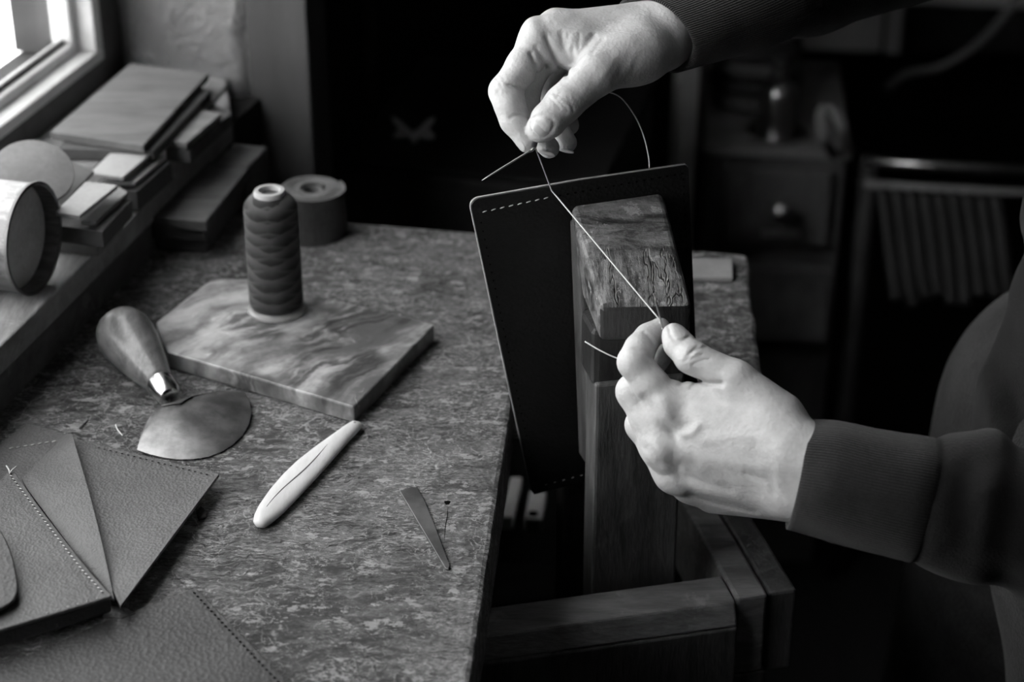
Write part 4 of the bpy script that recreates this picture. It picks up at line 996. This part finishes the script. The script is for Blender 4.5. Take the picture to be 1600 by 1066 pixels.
# round disc leaning on the pile
dc = on(52, 268, .100); ax_ = (toward(dc)*.62 + Vector((.12, 0, .78))).normalized()
setp(lathe('leather_disc', dc, ax_, [(.0255,-.0035),(.0268,-.003),(.0270,-.0015),(.0268,-.0004),(.0258,0),(0,0.0)], M['board_a']), 'round pale leather disc tilted on the sill pile above the tin', 'disc')
# tin lying on its side
tc = on(52, 373, .0815); td = (Vector((.97, -.26, 0))).normalized()
tin = empty('tin_can', tc-Vector((0,0,.036)), 'battered metal tin lying on its side on the window sill', 'tin')
ring('tin_body', tc, td, [(.0352,-.075),(.0355,-.004),(.0364,-.002),(.0364,.0),(.0355,.0008),(.0345,0),(.0343,-.074)], M['tin'], tin, 64)
lathe('tin_end', tc, td, [(.0342,-.011),(.0342,-.0098),(.0300,-.0075),(0,-.0075)], M['tin_in'], tin, 64)
ring('tin_rim', tc, td, [(.0360,-.0012),(.0369,-.0005),(.0369,.0012),(.0352,.0016),(.0345,.0010),(.0350,-.001)], M['iron'], tin, 64)
# dark stack against the wall at the back of the bench
for i, (px, z, th, lab) in enumerate([([(232,366),(322,372),(398,270),(300,262)], .012, .0118, 'lowest dark board in the stack at the back of the bench'),
        ([(228,352),(318,358),(394,262),(296,256)], .022, .0095, 'middle dark board in the stack at the back of the bench'),
        ([(236,338),(322,346),(392,258),(302,250)], .031, .0085, 'topmost dark board in the stack at the back of the bench')]):
    setp(prism('dark_plank', [on(x, y, z) for x, y in px], th, M['crate'], None, .001), lab, 'board', 'dark boards stacked on the bench')
setp(boxes('trim_4', [(.006, .034, -.062, -.018, -Z0, .032)], M['crate'], bevel=.0015), 'dark plinth block at the foot of the painted post', kind=ST)
# offcut lying on the rear wing of the bench
setp(prism('pale_offcut', [on(x, y, .004) for x, y in ((1060,402),(1144,404),(1145,434),(1058,432))], .0037, M['board_a'], None, .0006), 'thin pale wooden offcut on the bench behind the clamp', 'offcut')
# two pale wooden pieces on the shelf below
sz = -.255
for k, (px, lab) in enumerate([([(782,808),(802,808),(816,745),(798,745)], 'narrow pale wooden stick on the shelf below the bench'), ([(820,810),(846,812),(854,768),(828,766)], 'short pale wooden block with a round hole below the bench')]):
    e = empty('wooden_stick' if k == 0 else 'holed_block', on(*px[0], sz), lab, 'wood piece')
    prism('bar', [on(x, y, sz+.012) for x, y in px], .0115, M['bright_wood'], e, .001)
    if k: lathe('hole', on(833, 803, sz+.0121), UPV, [(.0045,-.001),(.0045,.0002),(0,.0001)], M['hole'], e, 16)

# ------------------------------------------------------------------ the dim workshop behind
def bgbox(name, px0, px1, py_top, py_bot, d, depth, mat, parent=None, bevel=.003, yaw=-.10):
    """box whose front face fills the pixel span at distance d, standing in the room's turn"""
    a, b = at(px0, py_top, d), at(px1, py_top, d); zb = at((px0+px1)/2, py_bot, d).z if py_bot is not None else 0.0
    w = Vector((math.cos(yaw), math.sin(yaw), 0)); n = Vector((-w.y, w.x, 0)); W = (b-a).length
    z = a.z; o = Vector((a.x, a.y, 0))
    return hexa(name, [o+w*x+n*y+UPV*zz for zz in (zb, z) for (x, y) in ((0,0),(W,0),(W,depth),(0,depth))], mat, parent, bevel)
D1 = 2.2
cab = empty('drawer_cabinet', Vector((at(1215,240,D1).x, at(1215,240,D1).y, 0)), 'dim wooden drawer cabinet with a round knob behind the clamp', 'cabinet')
bgbox('carcass', 1105, 1320, 240, None, D1, .30, M['bg_wood'], cab)
bgbox('cabinet_top', 1098, 1330, 232, 246, D1-.004, .31, M['bg_grey'], cab)
for (y0, y1) in ((262, 410), (418, 560)): 
    dr = bgbox('drawer', 1135, 1300, y0, y1, D1-.012, .02, M['bg_wood'], cab)
kp = at(1222, 332, D1-.02); lathe('knob', kp, toward(kp)*1.0, [(.006,-.012),(.006,0),(.014,.006),(.014,.012),(.008,.016),(0,.017)], M['brass'], cab, 24)
bgbox('label_holder', 1190, 1250, 360, 374, D1-.014, .004, M['bg_metal'], cab)
# bottle and coils standing on it
def stand(px, py, d): return at(px, py, d)
topz = at(1215, 232, D1-.004).z
def on_abs(px, py, z): return on(px, py, z-Z0)
bo = on_abs(1213, 210, topz); btl = empty('oil_bottle', bo, 'small dark bottle with bright shoulder standing on the cabinet', 'bottle')
lathe('bottle_body', bo, UPV, [(.018,0),(.021,.002),(.021,.052),(.018,.060),(.009,.066),(.008,.078),(0,.079)], M['bg_metal'], btl, 32)
lathe('bottle_cap', bo+UPV*.079, UPV, [(.009,0),(.009,.014),(.007,.016),(0,.016)], M['bg_dark'], btl, 24)
lathe('saucer', bo-UPV*.0, UPV, [(.022,.0001),(.036,.004),(.037,.006),(.022,.002)], M['bg_metal'], btl, 32)
cb = on_abs(1176, 158, topz)
for k in range(5):
    lab = ['lowest', 'second', 'middle', 'fourth', 'topmost'][k]
    x, y, a = frame_of(UPV); R_ = .046+.002*math.sin(k*2.1)
    setp(ring('strap_coil', cb+UPV*(.011+.021*k), UPV, [(R_+.010*math.cos(q), .010*math.sin(q)) for q in np.linspace(0, 2*math.pi, 10)[:-1]], M['bg_dark'] if k % 2 else M['bg_wood'], None, 40), lab+' coil of dark strap stacked behind the bottle', 'coil', 'strap coils on the cabinet')
setp(bgbox('upright_plank', 1070, 1106, -60, None, 2.12, .02, M['bg_pale'], None, .002, .35), 'grey upright plank beyond the upper hand', 'plank')
ld = 2.12
setp(tube('strap_loop', crom([on_abs(1328, 236, topz), at(1318,200,ld), at(1300,172,ld), at(1284,176,ld), at(1288,214,ld), on_abs(1300, 240, topz)], 8), .007, M['bg_grey'], None, 8), 'curled grey strap loop at the cabinet edge', 'strap')
# belt rack on the right
rk = empty('belt_rack', Vector((at(1500,260,2.15).x, at(1500,260,2.15).y, 0)), 'low dark rack with two horizontal rails right of the cabinet', 'rack')
def rail(y0, y1, d, r, m): tube('rail', [at(1352, y0, d), at(1500, (y0+y1)/2, d), at(1720, y1, d)], r, m, rk, 10)
rail(252, 272, 2.15, .0065, M['bg_metal']); rail(288, 306, 2.13, .005, M['bg_grey'])
for px in (1360, 1700): tube('upright', [at(px, 245, 2.16), Vector((at(px,245,2.16).x, at(px,245,2.16).y, 0))], .011, M['bg_dark'], rk, 8)
for k in range(9):
    x0 = 1378+22*k; d = 2.12
    p = [at(x0, 296+1.2*k*.05*22, d), at(x0+10, 360, d), at(x0+18, 430, d), at(x0+24+4*math.sin(k), 470+10*math.sin(k*1.7), d)]
    lab = 'strap number %d from the cabinet hanging on the dark rack' % (k+1)
    names = ['first', 'second', 'third', 'fourth', 'fifth', 'sixth', 'seventh', 'eighth', 'ninth']
    setp(tube('hanging_strap', crom(p, 5), .008, M['strap_dark'], None, 8, (toward(p[1]), .3)), names[k]+' hanging strap from the cabinet on the dark rack', 'strap', 'straps hanging on the rack')
# papers and a cable on the back wall region
pin = empty('notice_board', Vector((at(1420,60,3.0).x, at(1420,60,3.0).y+.02, 0)), 'dark leaning notice board at the back right', 'notice board')
bgbox('board', 1180, 1760, -220, 125, 3.0, .03, M['bg_dark'], pin)
setp(bgbox('pinned_sheet', 1228, 1386, -60, 102, 2.98, .003, M['bg_paper']), 'large dim grey sheet pinned on the notice board', 'paper')
setp(bgbox('pinned_sheet', 1396, 1420, -60, 112, 2.98, .003, M['bg_paper']), 'narrow grey strip of paper beside the large sheet', 'paper')
setp(bgbox('pinned_sheet', 1424, 1660, -90, 24, 2.975, .003, M['bg_pale']), 'pale sheet at the top right of the notice board', 'paper')
bgbox('foot', 1200, 1240, 120, None, 3.0, .03, M['bg_dark'], pin); bgbox('foot', 1660, 1700, 120, None, 3.0, .03, M['bg_dark'], pin)
setp(tube('cable', crom([at(1385, 140, 2.7), at(1415, 116, 2.7), at(1470, 104, 2.7), at(1530, 66, 2.7), at(1590, 0, 2.7), at(1640, -70, 2.7)], 8), .006, M['bg_grey'], None, 8), 'thin cable curving in front of the notice board', 'cable')
# dark chest behind the bench with a bow ornament on it
D2 = 1.85
ch = empty('low_chest', Vector((at(760,250,D2).x, at(760,250,D2).y, 0)), 'low black chest behind the bench', 'chest')
bgbox('chest_body', 532, 940, 262, None, D2, .30, M['bg_dark'], ch, .003, -.243)
bgbox('chest_lid', 526, 948, 250, 264, D2-.006, .31, M['lid_dark'], ch, .003, -.243)
oz = at(760, 250, D2-.006).z; oc = on_abs(646, 222, oz)
orn = empty('bow_ornament', oc, 'small pale bow-shaped ornament on the black chest', 'ornament')
sx_ = (oc-Vector((0,0,Z0+CAMH))).length/FPX
for s in (-1, 1):
    wing = [(3,14),(12,20),(22,29),(34,33),(31,24),(22,17),(28,10),(33,3),(30,0),(16,2),(3,9)]
    prism('wing', [oc+Vector((s*x*sx_, .002*x*.1, y*sx_*1.08)) for x, y in wing], .006, M['bg_pale'], orn, .0008, Vector((0, 1, 0)))
tube('knot', [oc+Vector((0,-.002,0)), oc+Vector((0,-.002,11*sx_)), oc+Vector((0,-.002,18*sx_))], [.0035,.005,.003], M['bg_pale'], orn, 8)
setp(bgbox('leaning_panel', 560, 578, -200, 236, 1.95, .015, M['bg_dark']), 'thin dark upright lath left of the bow ornament', 'lath')
